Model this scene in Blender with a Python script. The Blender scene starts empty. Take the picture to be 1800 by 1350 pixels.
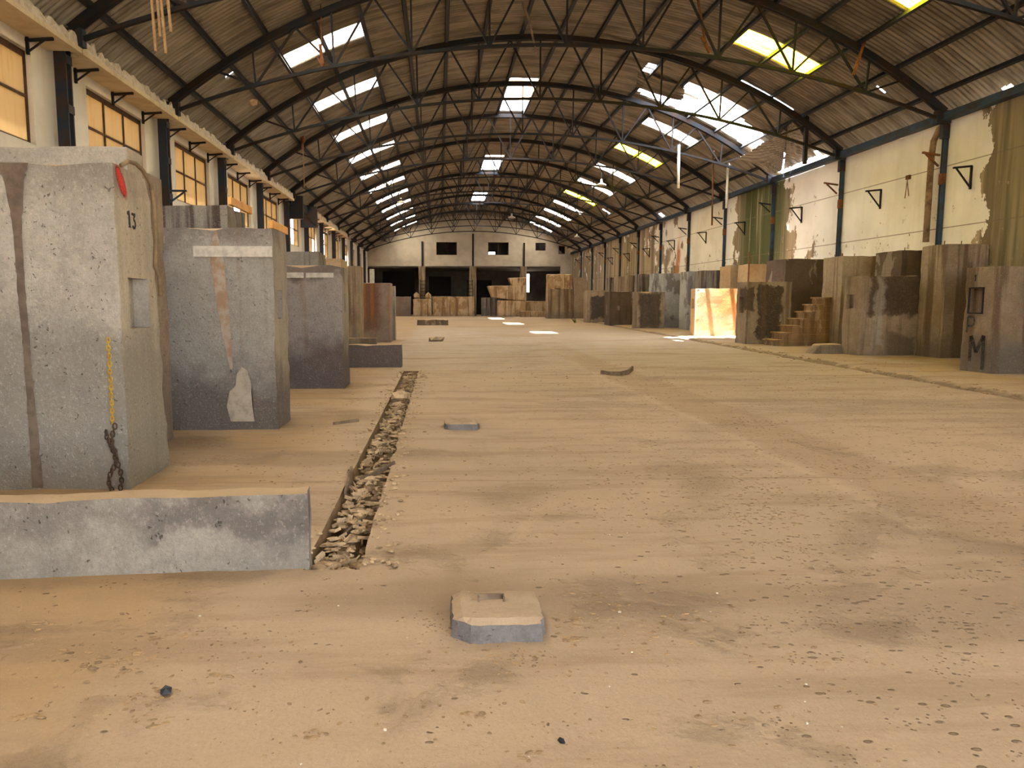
import bpy, bmesh, math, random
import numpy as np
from mathutils import Vector, Matrix, noise
random.seed(7)
S = bpy.context.scene
COL = S.collection

# ------------------------------------------------------------------ camera, sky, sun, exposure
cam = bpy.data.objects.new('camera', bpy.data.cameras.new('camera')); COL.objects.link(cam)
cam.data.sensor_fit = 'HORIZONTAL'; cam.data.sensor_width = 36; cam.data.lens = 26.0
cam.data.shift_x = 0.04                      # principal point sits a little left of the frame's middle
cam.location = (0, 0, 1.5); cam.rotation_euler = (math.radians(90-6.364), 0, math.radians(-2.451))
cam.data.clip_end = 400
S.camera = cam
W = bpy.data.worlds.new('sky'); S.world = W; W.use_nodes = True
bg = W.node_tree.nodes['Background']; bg.inputs[0].default_value = (0.88, 0.94, 1.0, 1); bg.inputs[1].default_value = 17.0
sun = bpy.data.objects.new('sun', bpy.data.lights.new('sun', 'SUN')); COL.objects.link(sun)
sun.data.energy = 85; sun.data.angle = math.radians(0.6); sun.data.color = (1.0, 0.94, 0.87)
sun.rotation_euler = Vector((1.6, 0.45, -10.5)).to_track_quat('-Z', 'Y').to_euler()
V = S.view_settings; V.view_transform = 'Standard'; V.look = 'None'; V.gamma = 1; V.use_curve_mapping = False
V.exposure = 0.25
S.cycles.max_bounces = 10; S.cycles.diffuse_bounces = 6; S.cycles.transparent_max_bounces = 12
S.cycles.use_denoising = True; S.cycles.sample_clamp_indirect = 12
S.cycles.caustics_reflective = False; S.cycles.caustics_refractive = False

# hall dimensions (metres)
CX, RAD, ZC = 3.45, 17.18, -6.83            # roof arch: centre line, radius, centre height
XL, XR = -7.5, 14.15                        # wall faces
BAY = 5.3; T0 = 15.3                        # first truss in view, spacing
END = 78.9; BACK = -5.9
def rng(a, b): return random.uniform(a, b)
def nz(x, y, z=0): return noise.noise(Vector((x, y, z)))
def arch(s, r=RAD): return (CX + r*math.sin(s/RAD), ZC + r*math.cos(s/RAD))
def ordinal(i): return ['nearest', 'second', 'third', 'fourth', 'fifth', 'sixth', 'seventh', 'eighth', 'ninth', 'tenth', 'eleventh', 'twelfth', 'thirteenth', 'fourteenth', 'fifteenth', 'sixteenth', 'seventeenth', 'eighteenth'][i]

# ------------------------------------------------------------------ materials
class NT:
    def __init__(s, name):
        s.m = bpy.data.materials.new(name); s.m.use_nodes = True; s.t = s.m.node_tree
        s.b = s.t.nodes['Principled BSDF']; s.out = s.t.nodes['Material Output']
    def n(s, kind, **kw):
        x = s.t.nodes.new(kind)
        for k, v in kw.items(): setattr(x, k, v)
        return x
    def put(s, sock, v):
        if isinstance(v, bpy.types.NodeSocket): s.t.links.new(v, sock)
        elif isinstance(v, (tuple, list)):
            sock.default_value = (*v, 1) if sock.type == 'RGBA' and len(v) == 3 else v
        else: sock.default_value = v
    def pos(s): return s.n('ShaderNodeNewGeometry').outputs['Position']
    def normal(s): return s.n('ShaderNodeNewGeometry').outputs['Normal']
    def mul(s, v, k):
        x = s.n('ShaderNodeVectorMath', operation='MULTIPLY'); s.put(x.inputs[0], v); x.inputs[1].default_value = k; return x.outputs[0]
    def add(s, v, k):
        x = s.n('ShaderNodeVectorMath', operation='ADD'); s.put(x.inputs[0], v); s.put(x.inputs[1], k); return x.outputs[0]
    def xyz(s, v):
        x = s.n('ShaderNodeSeparateXYZ'); s.put(x.inputs[0], v); return x.outputs
    def noise(s, v, sc, det=5, rough=.6):
        x = s.n('ShaderNodeTexNoise'); s.put(x.inputs['Vector'], v); x.inputs['Scale'].default_value = sc
        x.inputs['Detail'].default_value = det; x.inputs['Roughness'].default_value = rough; return x.outputs[0]
    def voro(s, v, sc):
        x = s.n('ShaderNodeTexVoronoi'); s.put(x.inputs['Vector'], v); x.inputs['Scale'].default_value = sc; return x.outputs['Distance']
    def math(s, op, a, b=0.0, clamp=False):
        x = s.n('ShaderNodeMath', operation=op); x.use_clamp = clamp; s.put(x.inputs[0], a); s.put(x.inputs[1], b); return x.outputs[0]
    def step(s, v, a, b):
        x = s.n('ShaderNodeMapRange'); s.put(x.inputs[0], v); x.inputs[1].default_value = a; x.inputs[2].default_value = b
        x.interpolation_type = 'SMOOTHSTEP'; return x.outputs[0]
    def mix(s, f, a, b, mode='MIX'):
        x = s.n('ShaderNodeMix', data_type='RGBA', blend_type=mode); s.put(x.inputs[0], f); s.put(x.inputs[6], a); s.put(x.inputs[7], b); return x.outputs[2]
    def ramp(s, f, stops, mode='LINEAR'):
        x = s.n('ShaderNodeValToRGB'); s.put(x.inputs[0], f); r = x.color_ramp; r.interpolation = mode
        while len(r.elements) < len(stops): r.elements.new(.5)
        for e, (p, c) in zip(r.elements, stops): e.position = p; e.color = (*c, 1) if len(c) == 3 else c
        return x.outputs[0]
    def bump(s, h, st=.5, d=.01, prev=None):
        x = s.n('ShaderNodeBump'); x.inputs['Strength'].default_value = st; x.inputs['Distance'].default_value = d; s.put(x.inputs['Height'], h)
        if prev is not None: s.put(x.inputs['Normal'], prev)
        return x.outputs[0]
    def done(s, color, rough=.9, normal=None, metal=0, spec=.3):
        s.put(s.b.inputs['Base Color'], color); s.put(s.b.inputs['Roughness'], rough)
        s.b.inputs['Metallic'].default_value = metal; s.b.inputs['Specular IOR Level'].default_value = spec
        if normal is not None: s.put(s.b.inputs['Normal'], normal)
        return s.m

DUST = (.50, .34, .19)
def concrete(name, c1, c2, grime=(.10, .085, .075), drip=(.22, .13, .07), damp=.9, dripk=.55, grimek=.5, seed=0, patch=None, patchk=.5, pits=1.0, zones=(), side=None):
    m = NT(name); p = m.add(m.pos(), (seed*7.3, seed*3.1, 0)); z = m.xyz(m.pos())[2]
    base = m.mix(m.step(m.noise(p, .9, 6, .65), .35, .68), c1, c2)
    base = m.mix(m.math('MULTIPLY', m.step(m.noise(p, 9, 5, .7), .42, .72), .45), base, tuple(k*.55 for k in c1))
    if patch:                                               # big blotches where an old coating has come off
        base = m.mix(m.math('MULTIPLY', m.step(m.noise(m.mul(p, (1, 1, .55)), 1.25, 6, .62), .60-patchk*.2, .63-patchk*.2), .95), base, patch)
    if side:                                                # streaky ochre tint on faces turned to the aisle
        base = m.mix(m.math('MULTIPLY', m.step(m.xyz(m.normal())[0], .45, .8), .85), base, m.mix(m.step(m.noise(m.mul(p, (1, 3, .15)), 1.5, 4), .35, .7), side, tuple(k*.72 for k in side)))
    if zones:
        wx = m.n('ShaderNodeVectorMath', operation='SUBTRACT'); nt = m.n('ShaderNodeTexNoise'); m.put(nt.inputs['Vector'], p); nt.inputs['Scale'].default_value = 2.6; nt.inputs['Detail'].default_value = 7; nt.inputs['Roughness'].default_value = .68
        m.put(wx.inputs[0], nt.outputs['Color']); wx.inputs[1].default_value = (.5, .5, .5)
        q = m.add(m.pos(), m.mul(wx.outputs[0], (.55, .55, .75))); Q = m.xyz(q)
        for (za, zc, col, k, sf) in zones:                  # blotches: centre, half size, colour, strength, softness
            d = None
            for ax in range(3):
                if zc[ax] > 50: continue
                e = m.math('SUBTRACT', m.math('ABSOLUTE', m.math('SUBTRACT', Q[ax], za[ax])), zc[ax])
                d = e if d is None else m.math('MAXIMUM', d, e)
            base = m.mix(m.math('MULTIPLY', m.step(d, sf, -sf*.3), k), base, col)
    st = m.step(m.noise(m.mul(p, (2.6, 2.6, .13)), 1.6, 4, .6), .66-dripk*.22, .76-dripk*.16)      # runs of rust and wine
    base = m.mix(m.math('MULTIPLY', st, dripk), base, drip)
    dz = m.math('SUBTRACT', damp, z); dz = m.math('ADD', dz, m.math('MULTIPLY', m.math('SUBTRACT', m.noise(p, 1.7, 6, .7), .5), 1.3))
    base = m.mix(m.math('MULTIPLY', m.step(dz, -.15, .5), grimek), base, grime)
    nd = m.n('ShaderNodeTexNoise'); m.put(nd.inputs['Vector'], p); nd.inputs['Scale'].default_value = 18; nd.inputs['Detail'].default_value = 3
    pv = m.add(p, m.mul(nd.outputs['Color'], (.10, .10, .10)))
    grain = m.noise(m.mul(p, (1, 1, .8)), 48, 3, .75)
    base = m.mix(m.math('MULTIPLY', m.step(grain, .5, .72), .42), base, tuple(k*.45 for k in c1))
    base = m.mix(m.math('MULTIPLY', m.step(grain, .46, .32), .30), base, tuple(min(.75, k*1.35) for k in c1))
    pit = m.math('MAXIMUM', m.math('MULTIPLY', m.step(m.voro(pv, 22), .22, .10), m.step(m.noise(p, 5, 3), .50, .58)), m.math('MULTIPLY', m.step(m.voro(m.add(pv, (3, 1, 2)), 9), .13, .04), m.step(m.noise(p, 2.2, 3), .50, .60)))
    mott = m.step(m.noise(m.add(p, (1, 8, 3)), 5.5, 8, .78), .50, .66)
    base = m.mix(m.math('MULTIPLY', mott, .35), base, tuple(k*.5 for k in c1))
    base = m.mix(m.math('MULTIPLY', pit, .8*pits), base, tuple(k*.22 for k in c1))
    chalk = m.math('MULTIPLY', m.step(m.noise(m.add(p, (5, 5, 5)), 14, 6, .8), .66, .74), .5)
    base = m.mix(chalk, base, (.62, .58, .52))
    up = m.step(m.xyz(m.normal())[2], .55, .9)              # dust lying on the tops
    base = m.mix(m.math('MULTIPLY', up, .85), base, DUST)
    h = m.math('SUBTRACT', m.noise(p, 20, 8, .75), m.math('MULTIPLY', pit, .8))
    return m.done(base, .93, m.bump(h, .8, .04))

GREY = (.40, .355, .30); GREY2 = (.27, .235, .20)
M = {}
B9 = 99
M['vat_pale'] = concrete('concrete_pale', (.53, .485, .425), (.42, .385, .335), dripk=.15, damp=1.5, grime=(.17, .15, .13), grimek=.62, seed=1, side=(.60, .50, .36), zones=[((-3.0, 5.9, 2.7), (.45, .3, .17), (.15, .11, .085), .55, .35)])
M['vat_grey'] = concrete('concrete_grey', (.37, .335, .295), (.29, .262, .23), grime=(.085, .065, .055), dripk=.4, damp=.85, grimek=.85, seed=2, side=(.42, .34, .25), zones=[((-2.8, 8.7, 2.4), (1.2, .3, .12), (.13, .10, .085), .75, .25), ((-3.3, 8.7, 1.2), (.12, .3, 1.3), (.24, .23, .23), .5, .2)])
M['vat_mauve'] = concrete('concrete_mauve', (.33, .285, .26), (.25, .215, .195), grime=(.075, .055, .05), dripk=.55, damp=1.0, grimek=.9, seed=3, side=(.42, .35, .28), zones=[((-2.4, 12.8, 2.1), (1.2, .3, .16), (.12, .09, .075), .8, .1), ((-2.4, 12.8, .0), (1.2, .3, .16), (.30, .26, .22), .7, .12)])
M['vat_stained'] = concrete('concrete_wine_stained', (.27, .24, .20), (.18, .15, .13), drip=(.05, .028, .022), dripk=.95, seed=4)
M['vat_brown'] = concrete('concrete_brown', (.40, .31, .22), (.29, .20, .13), drip=(.16, .09, .045), dripk=.75, seed=5)
M['vat_rust'] = concrete('concrete_rust', (.30, .23, .19), (.22, .16, .13), drip=(.30, .12, .03), grime=(.09, .06, .055), dripk=.6, damp=1.0, grimek=.4, seed=6, zones=[((-3.4, 27.3, 1.6), (.42, .6, 1.2), (.34, .13, .03), .9, .35), ((-2.5, 27.3, 1.4), (.22, .6, .9), (.13, .05, .025), .9, .3)])
M['vat_dark'] = concrete('concrete_dark_coating', (.37, .29, .20), (.24, .175, .115), drip=(.10, .06, .04), dripk=.7, damp=.3, seed=7, zones=[((11.45, 25.3, 1.15), (.42, .5, .9), (.045, .028, .02), .96, .06), ((10.72, 25.3, 1.6), (.16, .6, .35), (.05, .03, .02), .9, .06), ((12.2, 25.3, .2), (.3, .5, .25), (.15, .10, .06), .7, .2), ((11.6, 40.5, 1.0), (.55, .5, .9), (.05, .035, .03), .95, .15), ((11.8, 52.8, 1.1), (.9, .5, .75), (.045, .04, .04), .95, .12)])
M['vat_hatch'] = concrete('concrete_dark_topped', (.37, .28, .19), (.24, .17, .11), drip=(.12, .08, .05), dripk=.6, damp=.3, seed=17, zones=[((12.62, 19.7, 1.78), (.92, .6, .62), (.06, .035, .022), .96, .10), ((12.65, 19.7, .28), (.35, .6, .3), (.13, .09, .06), .85, .10), ((11.95, 19.7, 1.2), (.08, .6, .9), (.42, .37, .31), .6, .12)])
M['vat_darker'] = concrete('concrete_dark_and_shaded', (.13, .09, .062), (.08, .055, .04), patch=(.26, .21, .165), patchk=.12, drip=(.05, .03, .02), dripk=.6, damp=.3, seed=8)  # very dark concrete; also stands for shade on one tall right vat
M['vat_warm'] = concrete('concrete_warm', (.36, .275, .19), (.235, .165, .105), drip=(.13, .08, .045), grime=(.115, .095, .075), dripk=.95, damp=.7, grimek=.7, seed=9, zones=[((12.6, 14.5, 1.4), (.7, .4, .9), (.15, .10, .06), .75, .4), ((11.4, 14.5, .35), (.6, .9, .25), (.14, .125, .105), .75, .3)])
M['vat_blue'] = concrete('concrete_bluish', (.44, .44, .45), (.33, .33, .34), patch=(.17, .155, .155), patchk=.3, drip=(.2, .15, .12), dripk=.4, damp=.9, seed=10)
M['vat_orange'] = concrete('concrete_orange', (.50, .37, .22), (.45, .28, .13), drip=(.50, .20, .06), grime=(.34, .27, .2), dripk=.5, damp=.5, grimek=.5, seed=11, zones=[((12.3, 31.2, 1.4), (.35, .5, .55), (.50, .21, .06), .8, .5), ((12.0, 31.2, .75), (.9, .5, .12), (.33, .22, .16), .6, .3)])
M['vat_mud'] = concrete('concrete_mud_caked', (.42, .27, .14), (.30, .18, .09), patch=(.50, .36, .22), patchk=.55, drip=(.16, .085, .04), dripk=.8, damp=.4, seed=12)
M['cement'] = concrete('cement_plain', (.40, .34, .27), (.30, .25, .20), dripk=.2, damp=-1, grimek=0, seed=13)
M['footing'] = concrete('cement_footing', (.235, .215, .205), (.15, .135, .13), dripk=0, damp=-1, grimek=0, seed=14, pits=.3)
M['low_wall'] = concrete('concrete_low_wall', (.41, .365, .31), (.28, .245, .21), grime=(.13, .115, .10), dripk=.1, damp=.12, grimek=.35, seed=15, zones=[((-1.1, 4.1, .30), (.50, .3, .045), (.12, .10, .09), .75, .10), ((-2.2, 4.1, .36), (.6, .3, .03), (.15, .13, .12), .5, .10)])

def plaster(name, side):
    m = NT(name); p = m.pos(); x, y, z = m.xyz(p)
    cream, cream2 = ((.80, .755, .70), (.66, .61, .55)) if side == 'right' else ((.74, .70, .64), (.62, .58, .53))
    base = m.mix(m.step(m.noise(p, .5, 5), .35, .7), cream, cream2)
    base = m.mix(m.math('MULTIPLY', m.step(m.noise(m.mul(p, (1, 1.5, .12)), 1.1, 5, .65), .5, .75), .35), base, (.50, .42, .33))
    if side == 'right':
        wob = m.math('MULTIPLY', m.math('SUBTRACT', m.noise(m.mul(p, (1, 1, .8)), .9, 6, .65), .5), 2.4)
        f = m.math('DIVIDE', m.math('ADD', y, wob), 80.0)
        k = lambda *a: tuple(a)
        # how strongly the plaster has fallen away along the wall
        pe = m.ramp(f, [(0, k(1, 1, 1)), (.235, k(1, 1, 1)), (.239, k(.0, 0, 0)), (.36, k(.25, .25, .25)), (.372, k(.5, .5, .5)), (.388, k(1, 1, 1)), (.43, k(1, 1, 1)), (.445, k(.3, .3, .3)), (.5, k(0, 0, 0)), (.58, k(.45, .45, .45)), (.66, k(.85, .85, .85)), (.9, k(.7, .7, .7))])
        pe = m.math('ADD', pe, m.math('MULTIPLY', m.math('SUBTRACT', 3.9, z), .07))
        pn = m.noise(m.mul(p, (1, 1, .8)), 1.05, 8, .62)
        peel = m.step(m.math('ADD', pn, m.math('MULTIPLY', pe, .42)), .665, .672)
        sub = m.mix(m.step(m.noise(m.mul(p, (1, 2.4, .10)), 1.3, 5, .6), .38, .62), (.38, .29, .19), (.17, .125, .08))
        gy = m.ramp(m.math('DIVIDE', m.math('ADD', y, m.math('MULTIPLY', wob, .3)), 80.0), [(0, k(1, 1, 1)), (.20, k(1, 1, 1)), (.245, k(0, 0, 0)), (.37, k(0, 0, 0)), (.385, k(1, 1, 1)), (.425, k(1, 1, 1)), (.44, k(0, 0, 0)), (1, k(0, 0, 0))])
        gs = m.step(m.noise(m.mul(p, (1, 3.2, .12)), 1.0, 4, .6), .32, .47)
        sub = m.mix(m.math('MULTIPLY', m.math('MULTIPLY', gy, gs), .95), sub, (.06, .072, .02))
        base = m.mix(peel, base, sub)
        spots = m.step(m.math('ADD', m.noise(p, 3.2, 5, .7), m.math('MULTIPLY', m.math('SUBTRACT', 4.6, z), .035)), .66, .69)
        base = m.mix(m.math('MULTIPLY', spots, .8), base, (.30, .22, .14))
        red = m.math('MULTIPLY', m.step(m.math('ABSOLUTE', m.math('SUBTRACT', y, 43.8)), .7, .15), m.step(m.noise(m.mul(p, (1, 1, .3)), 1.3), .4, .6))
        base = m.mix(m.math('MULTIPLY', red, m.step(z, 6.0, 4.0)), base, (.45, .15, .05))
        fz = m.math('FRACT', m.math('DIVIDE', m.math('SUBTRACT', z, 3.55), 1.7))
        jl = m.math('MULTIPLY', m.step(m.math('ABSOLUTE', m.math('SUBTRACT', fz, .5)), .489, .495), .8)
        base = m.mix(jl, base, (.16, .12, .08))
        h = m.math('SUBTRACT', m.math('MULTIPLY', m.noise(p, 9, 8, .7), .3), peel)
    else:
        base = m.mix(m.math('MULTIPLY', m.step(m.noise(p, 6, 5, .7), .66, .7), .6), base, (.25, .18, .12))
        h = m.noise(p, 9, 8, .7)
    return m.done(base, .93, m.bump(h, .5, .03))
M['plaster_right'] = plaster('plaster_peeling', 'right')
M['plaster'] = plaster('plaster_white', 'left')

def floor_mat():
    m = NT('dusty_floor'); p = m.pos(); x, y, z = m.xyz(p)
    big = m.noise(p, .22, 5, .6)
    base = m.mix(m.step(big, .35, .65), (.40, .285, .192), (.345, .25, .168))
    # scoured greyer strip across the middle of the hall, golden dust beyond it and between the left vats
    wob = m.math('MULTIPLY', m.math('SUBTRACT', m.noise(p, .35, 5), .5), 8)
    f = m.math('DIVIDE', m.math('ADD', y, wob), 80)
    zone = m.ramp(f, [(0, (0, 0, 0)), (.17, (0, 0, 0)), (.27, (1, 1, 1)), (.48, (1, 1, 1)), (.56, (0, 0, 0)), (1, (0, 0, 0))])
    base = m.mix(m.math('MULTIPLY', zone, .85), base, (.34, .275, .225))
    gold = m.math('MULTIPLY', m.step(x, -.9, -1.6), m.step(m.noise(p, .7, 5), .3, .55))
    base = m.mix(m.math('MULTIPLY', gold, .7), base, (.33, .205, .095))
    goldr = m.math('MULTIPLY', m.step(x, 9.3, 10.5), m.step(m.noise(p, .6, 5), .35, .6))
    base = m.mix(m.math('MULTIPLY', goldr, .7), base, (.34, .205, .08))
    # tracks dragged lengthways and sideways
    tr = m.step(m.noise(m.mul(p, (.35, 2.4, 1)), .9, 8, .7), .47, .64)
    base = m.mix(m.math('MULTIPLY', tr, .6), base, (.25, .165, .10))
    # filled channel
    cxn = m.math('SUBTRACT', x, m.math('ADD', 3.78, m.math('MULTIPLY', m.math('SUBTRACT', m.noise(p, .8, 4), .5), .5)))
    ch = m.math('MULTIPLY', m.step(m.math('ABSOLUTE', cxn), .50, .34), m.math('MULTIPLY', m.step(y, 26, 20), .55))
    base = m.mix(ch, base, (.30, .20, .12))
    edge = m.math('MULTIPLY', m.step(m.math('ABSOLUTE', m.math('ADD', m.math('ADD', cxn, m.math('MULTIPLY', m.noise(p, 6, 4), .10)), .50)), .07, .02), m.step(y, 22, 12))
    base = m.mix(m.math('MULTIPLY', edge, .25), base, (.50, .37, .24))
    # dark patch past the first bays and a stain in the middle
    dk = m.step(m.noise(m.add(m.mul(p, (.28, .8, 1)), (3.3, 0, 0)), .55, 5, .6), .53, .64)
    base = m.mix(m.math('MULTIPLY', dk, .7), base, (.24, .165, .11))
    gx = m.math('SUBTRACT', x, m.math('ADD', 8.55, m.math('MULTIPLY', y, .05)))
    gx = m.math('ADD', gx, m.math('MULTIPLY', m.math('SUBTRACT', m.noise(p, 1.3, 6, .7), .5), .5))
    gk = m.math('MULTIPLY', m.step(m.math('ABSOLUTE', gx), .24, .08), m.step(m.noise(p, 3, 4), .25, .42))
    base = m.mix(m.math('MULTIPLY', gk, .8), base, (.12, .08, .05))
    # joints of the slab
    for yj in (6.15, 15.75, 20.0, 31.0):
        j = m.math('MULTIPLY', m.step(m.math('ABSOLUTE', m.math('SUBTRACT', m.math('ADD', y, m.math('MULTIPLY', m.noise(p, 2, 3), .1)), yj)), .035, .01), m.step(x, 4.2, 3.2))
        base = m.mix(m.math('MULTIPLY', j, .45), base, (.25, .165, .10))
    # crumbs: specks and flakes
    dens = m.math('ADD', m.math('MULTIPLY', m.step(x, .3, 2.6), .5), m.noise(p, .9, 4))
    v1 = m.math('MULTIPLY', m.step(m.voro(m.mul(p, (.75, 1.25, 1)), 17), .25, .15), m.step(m.math('ADD', m.noise(p, 6.5, 3), m.math('MULTIPLY', dens, .30)), .76, .80))
    v2 = m.math('MULTIPLY', m.step(m.voro(m.add(p, (9, 2, 0)), 42), .26, .16), m.step(m.math('ADD', m.noise(m.add(p, (4, 4, 0)), 3.5, 4), m.math('MULTIPLY', dens, .2)), .72, .78))
    spk = m.math('MAXIMUM', v1, v2)
    base = m.mix(m.math('MULTIPLY', spk, .85), base, (.15, .095, .055))
    fine = m.noise(p, 60, 4, .7)
    base = m.mix(m.math('MULTIPLY', m.step(fine, .45, .7), .42), base, (.29, .195, .12))
    base = m.mix(m.math('MULTIPLY', m.step(m.noise(m.add(p, (3, 3, 3)), 85, 3, .7), .62, .75), .5), base, (.60, .47, .33))
    clod = m.step(m.noise(m.mul(m.add(p, (6, 1, 0)), (.8, 1.3, 1)), 7, 8, .8), .60, .70)
    base = m.mix(m.math('MULTIPLY', clod, .42), base, (.27, .18, .105))
    rough = m.step(m.noise(m.add(p, (0, 7, 0)), 1.1, 5, .65), .52, .62)
    base = m.mix(m.math('MULTIPLY', rough, m.math('MULTIPLY', m.step(m.noise(p, 24, 6, .8), .46, .60), .5)), base, (.29, .195, .115))
    h = m.math('ADD', m.math('MULTIPLY', m.noise(p, 14, 8, .72), m.math('ADD', .35, rough)), m.math('MULTIPLY', spk, .5))
    return m.done(base, .95, m.bump(h, .9, .03), spec=.2)
M['floor'] = floor_mat()

def roof_mat():
    m = NT('fibre_cement_sheet'); p = m.pos(); x, y, z = m.xyz(p)
    ang = m.math('ARCTAN2', m.math('SUBTRACT', x, CX), m.math('SUBTRACT', z, ZC))
    s = m.math('MULTIPLY', ang, RAD+.2)
    base = m.mix(m.step(m.noise(m.mul(p, (.5, 3.0, .5)), 1.0, 6, .65), .38, .66), (.29, .245, .195), (.14, .115, .09))
    base = m.mix(m.math('MULTIPLY', m.step(m.noise(m.mul(p, (.6, 6, .6)), 1.4, 5, .7), .60, .72), .5), base, (.48, .40, .31))
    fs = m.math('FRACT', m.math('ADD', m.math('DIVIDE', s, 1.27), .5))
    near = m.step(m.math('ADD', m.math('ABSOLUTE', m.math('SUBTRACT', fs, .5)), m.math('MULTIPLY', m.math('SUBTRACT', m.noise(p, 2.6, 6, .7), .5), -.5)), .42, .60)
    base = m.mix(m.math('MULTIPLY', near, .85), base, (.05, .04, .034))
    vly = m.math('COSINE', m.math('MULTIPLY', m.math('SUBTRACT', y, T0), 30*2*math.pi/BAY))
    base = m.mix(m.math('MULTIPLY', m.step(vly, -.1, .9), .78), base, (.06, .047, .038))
    soot = m.step(m.noise(m.mul(p, (.6, .6, .6)), .55, 5, .6), .50, .68)
    base = m.mix(m.math('MULTIPLY', soot, .45), base, (.07, .055, .045))
    eave = m.math('MULTIPLY', m.step(m.math('ABSOLUTE', s), 8.6, 11.5), m.step(m.noise(m.mul(p, (.5, 7, .5)), 1.2, 5, .7), .35, .62))
    base = m.mix(m.math('MULTIPLY', eave, .55), base, (.50, .47, .42))
    return m.done(base, .85, m.bump(m.noise(p, 30, 5, .7), .3, .01))
M['roof'] = roof_mat()

def flat(name, c, rough=.7, metal=0, var=.35, c2=None, sc=6, spec=.2):
    m = NT(name); p = m.pos(); k = c2 or tuple(v*(1-var) for v in c)
    base = m.mix(m.step(m.noise(p, sc, 6, .7), .4, .65), c, k)
    return m.done(base, rough, m.bump(m.noise(p, 40, 4), .2, .005), metal, spec)
M['plaster_far'] = flat('plaster_far_wall', (.46, .395, .32), .93, c2=(.38, .32, .26), sc=.8, spec=.1)
M['steel'] = flat('painted_steel_dark', (.012, .015, .02), .75, .0, c2=(.028, .016, .011), sc=2.5)
M['purlin'] = flat('purlin_steel', (.02, .026, .036), .6, .0, c2=(.022, .018, .016), sc=1.5)
M['blue'] = flat('blue_painted_steel', (.03, .06, .10), .55, c2=(.035, .03, .03), sc=2)
M['bluegrey'] = flat('navy_painted_steel', (.016, .026, .04), .55, c2=(.04, .022, .016), sc=3)
M['rust'] = flat('rusty_iron', (.20, .075, .03), .9, c2=(.09, .04, .022))
M['pipe'] = flat('brown_stained_pipe', (.30, .20, .11), .8, c2=(.14, .085, .05), sc=3)
M['wood'] = flat('old_wood', (.36, .25, .14), .8, c2=(.28, .16, .08), sc=9)
M['plank'] = flat('orange_plank', (.72, .38, .13), .7, c2=(.60, .30, .09), sc=5)
M['darkwood'] = flat('dark_timber', (.11, .075, .05), .9, c2=(.2, .14, .09), sc=5)
M['white'] = flat('white_enamel', (.8, .78, .72), .4, c2=(.6, .56, .48))
M['yellow'] = flat('yellow_plastic', (.62, .36, .03), .5, c2=(.4, .2, .02), sc=20)
M['black'] = flat('black_paint_and_shade', (.02, .018, .016), .6, var=.1)
M['red'] = flat('red_spray_paint', (.55, .04, .04), .7, var=.15)
def spray(name, c, lo, hi, blob=None):
    m = NT(name); p = m.pos(); x, y, z = m.xyz(p); a = m.step(m.noise(p, 26, 5, .75), lo, hi)
    if blob:
        cy, cz, ry_, rz_, k = blob
        yy = m.math('DIVIDE', m.math('ADD', m.math('SUBTRACT', y, cy), m.math('MULTIPLY', m.math('SUBTRACT', z, cz), k)), ry_); zz = m.math('DIVIDE', m.math('SUBTRACT', z, cz), rz_)
        d = m.math('ADD', m.math('MULTIPLY', yy, yy), m.math('MULTIPLY', zz, zz)); a = m.math('MULTIPLY', m.step(d, 1.0, .15), m.math('ADD', m.math('MULTIPLY', a, .5), .5))
    m.put(m.b.inputs['Alpha'], a); return m.done(c, .9)
M['red'] = spray('red_spray_paint', (.55, .05, .04), .3, .6, (6.05, 2.43, .085, .14, .55))
M['cable'] = flat('dusty_cable', (.24, .17, .10), .8)
M['chain'] = flat('dark_iron_chain', (.05, .035, .028), .7, c2=(.10, .055, .03), sc=20)
M['frame'] = flat('brown_window_frame', (.06, .032, .02), .6, c2=(.10, .05, .03))
M['ledge'] = flat('cream_ledge_paint', (.62, .50, .34), .9, c2=(.50, .39, .25), sc=2)
M['mortar'] = flat('pale_mortar', (.62, .55, .45), .95, c2=(.42, .35, .27), sc=7)
M['stain'] = flat('tar_run', (.10, .075, .06), .9, c2=(.16, .12, .09), sc=8)
M['runbrown'] = flat('brown_run', (.25, .16, .10), .9, c2=(.33, .27, .22), sc=7)
M['chalk'] = flat('pale_dust_mark', (.35, .29, .225), .9, c2=(.24, .20, .165), sc=9)
M['strip'] = flat('pale_mortar_strip', (.50, .45, .39), .95, c2=(.36, .32, .28), sc=9)
M['greyspray'] = spray('grey_spray_paint', (.055, .05, .046), .36, .60)
M['chip'] = flat('clay_flakes', (.34, .22, .12), .95, c2=(.17, .11, .065), sc=11)
M['chip2'] = flat('trench_rubble', (.46, .33, .20), .95, c2=(.20, .13, .08), sc=5)
M['stone'] = flat('black_stone', (.02, .022, .028), .5, var=.3)
M['soil'] = flat('trench_soil', (.20, .125, .065), .95, c2=(.12, .075, .04), sc=5)
M['outside'] = flat('dry_ground', (.42, .33, .22), .95)
M['annex'] = flat('grey_render', (.17, .155, .14), .95, c2=(.12, .11, .10), sc=1)
M['neighbour'] = flat('ochre_neighbour_wall', (.80, .52, .18), .9, c2=(.7, .42, .14), sc=.6)
M['green'] = flat('weed_green', (.10, .14, .03), .8)

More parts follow.
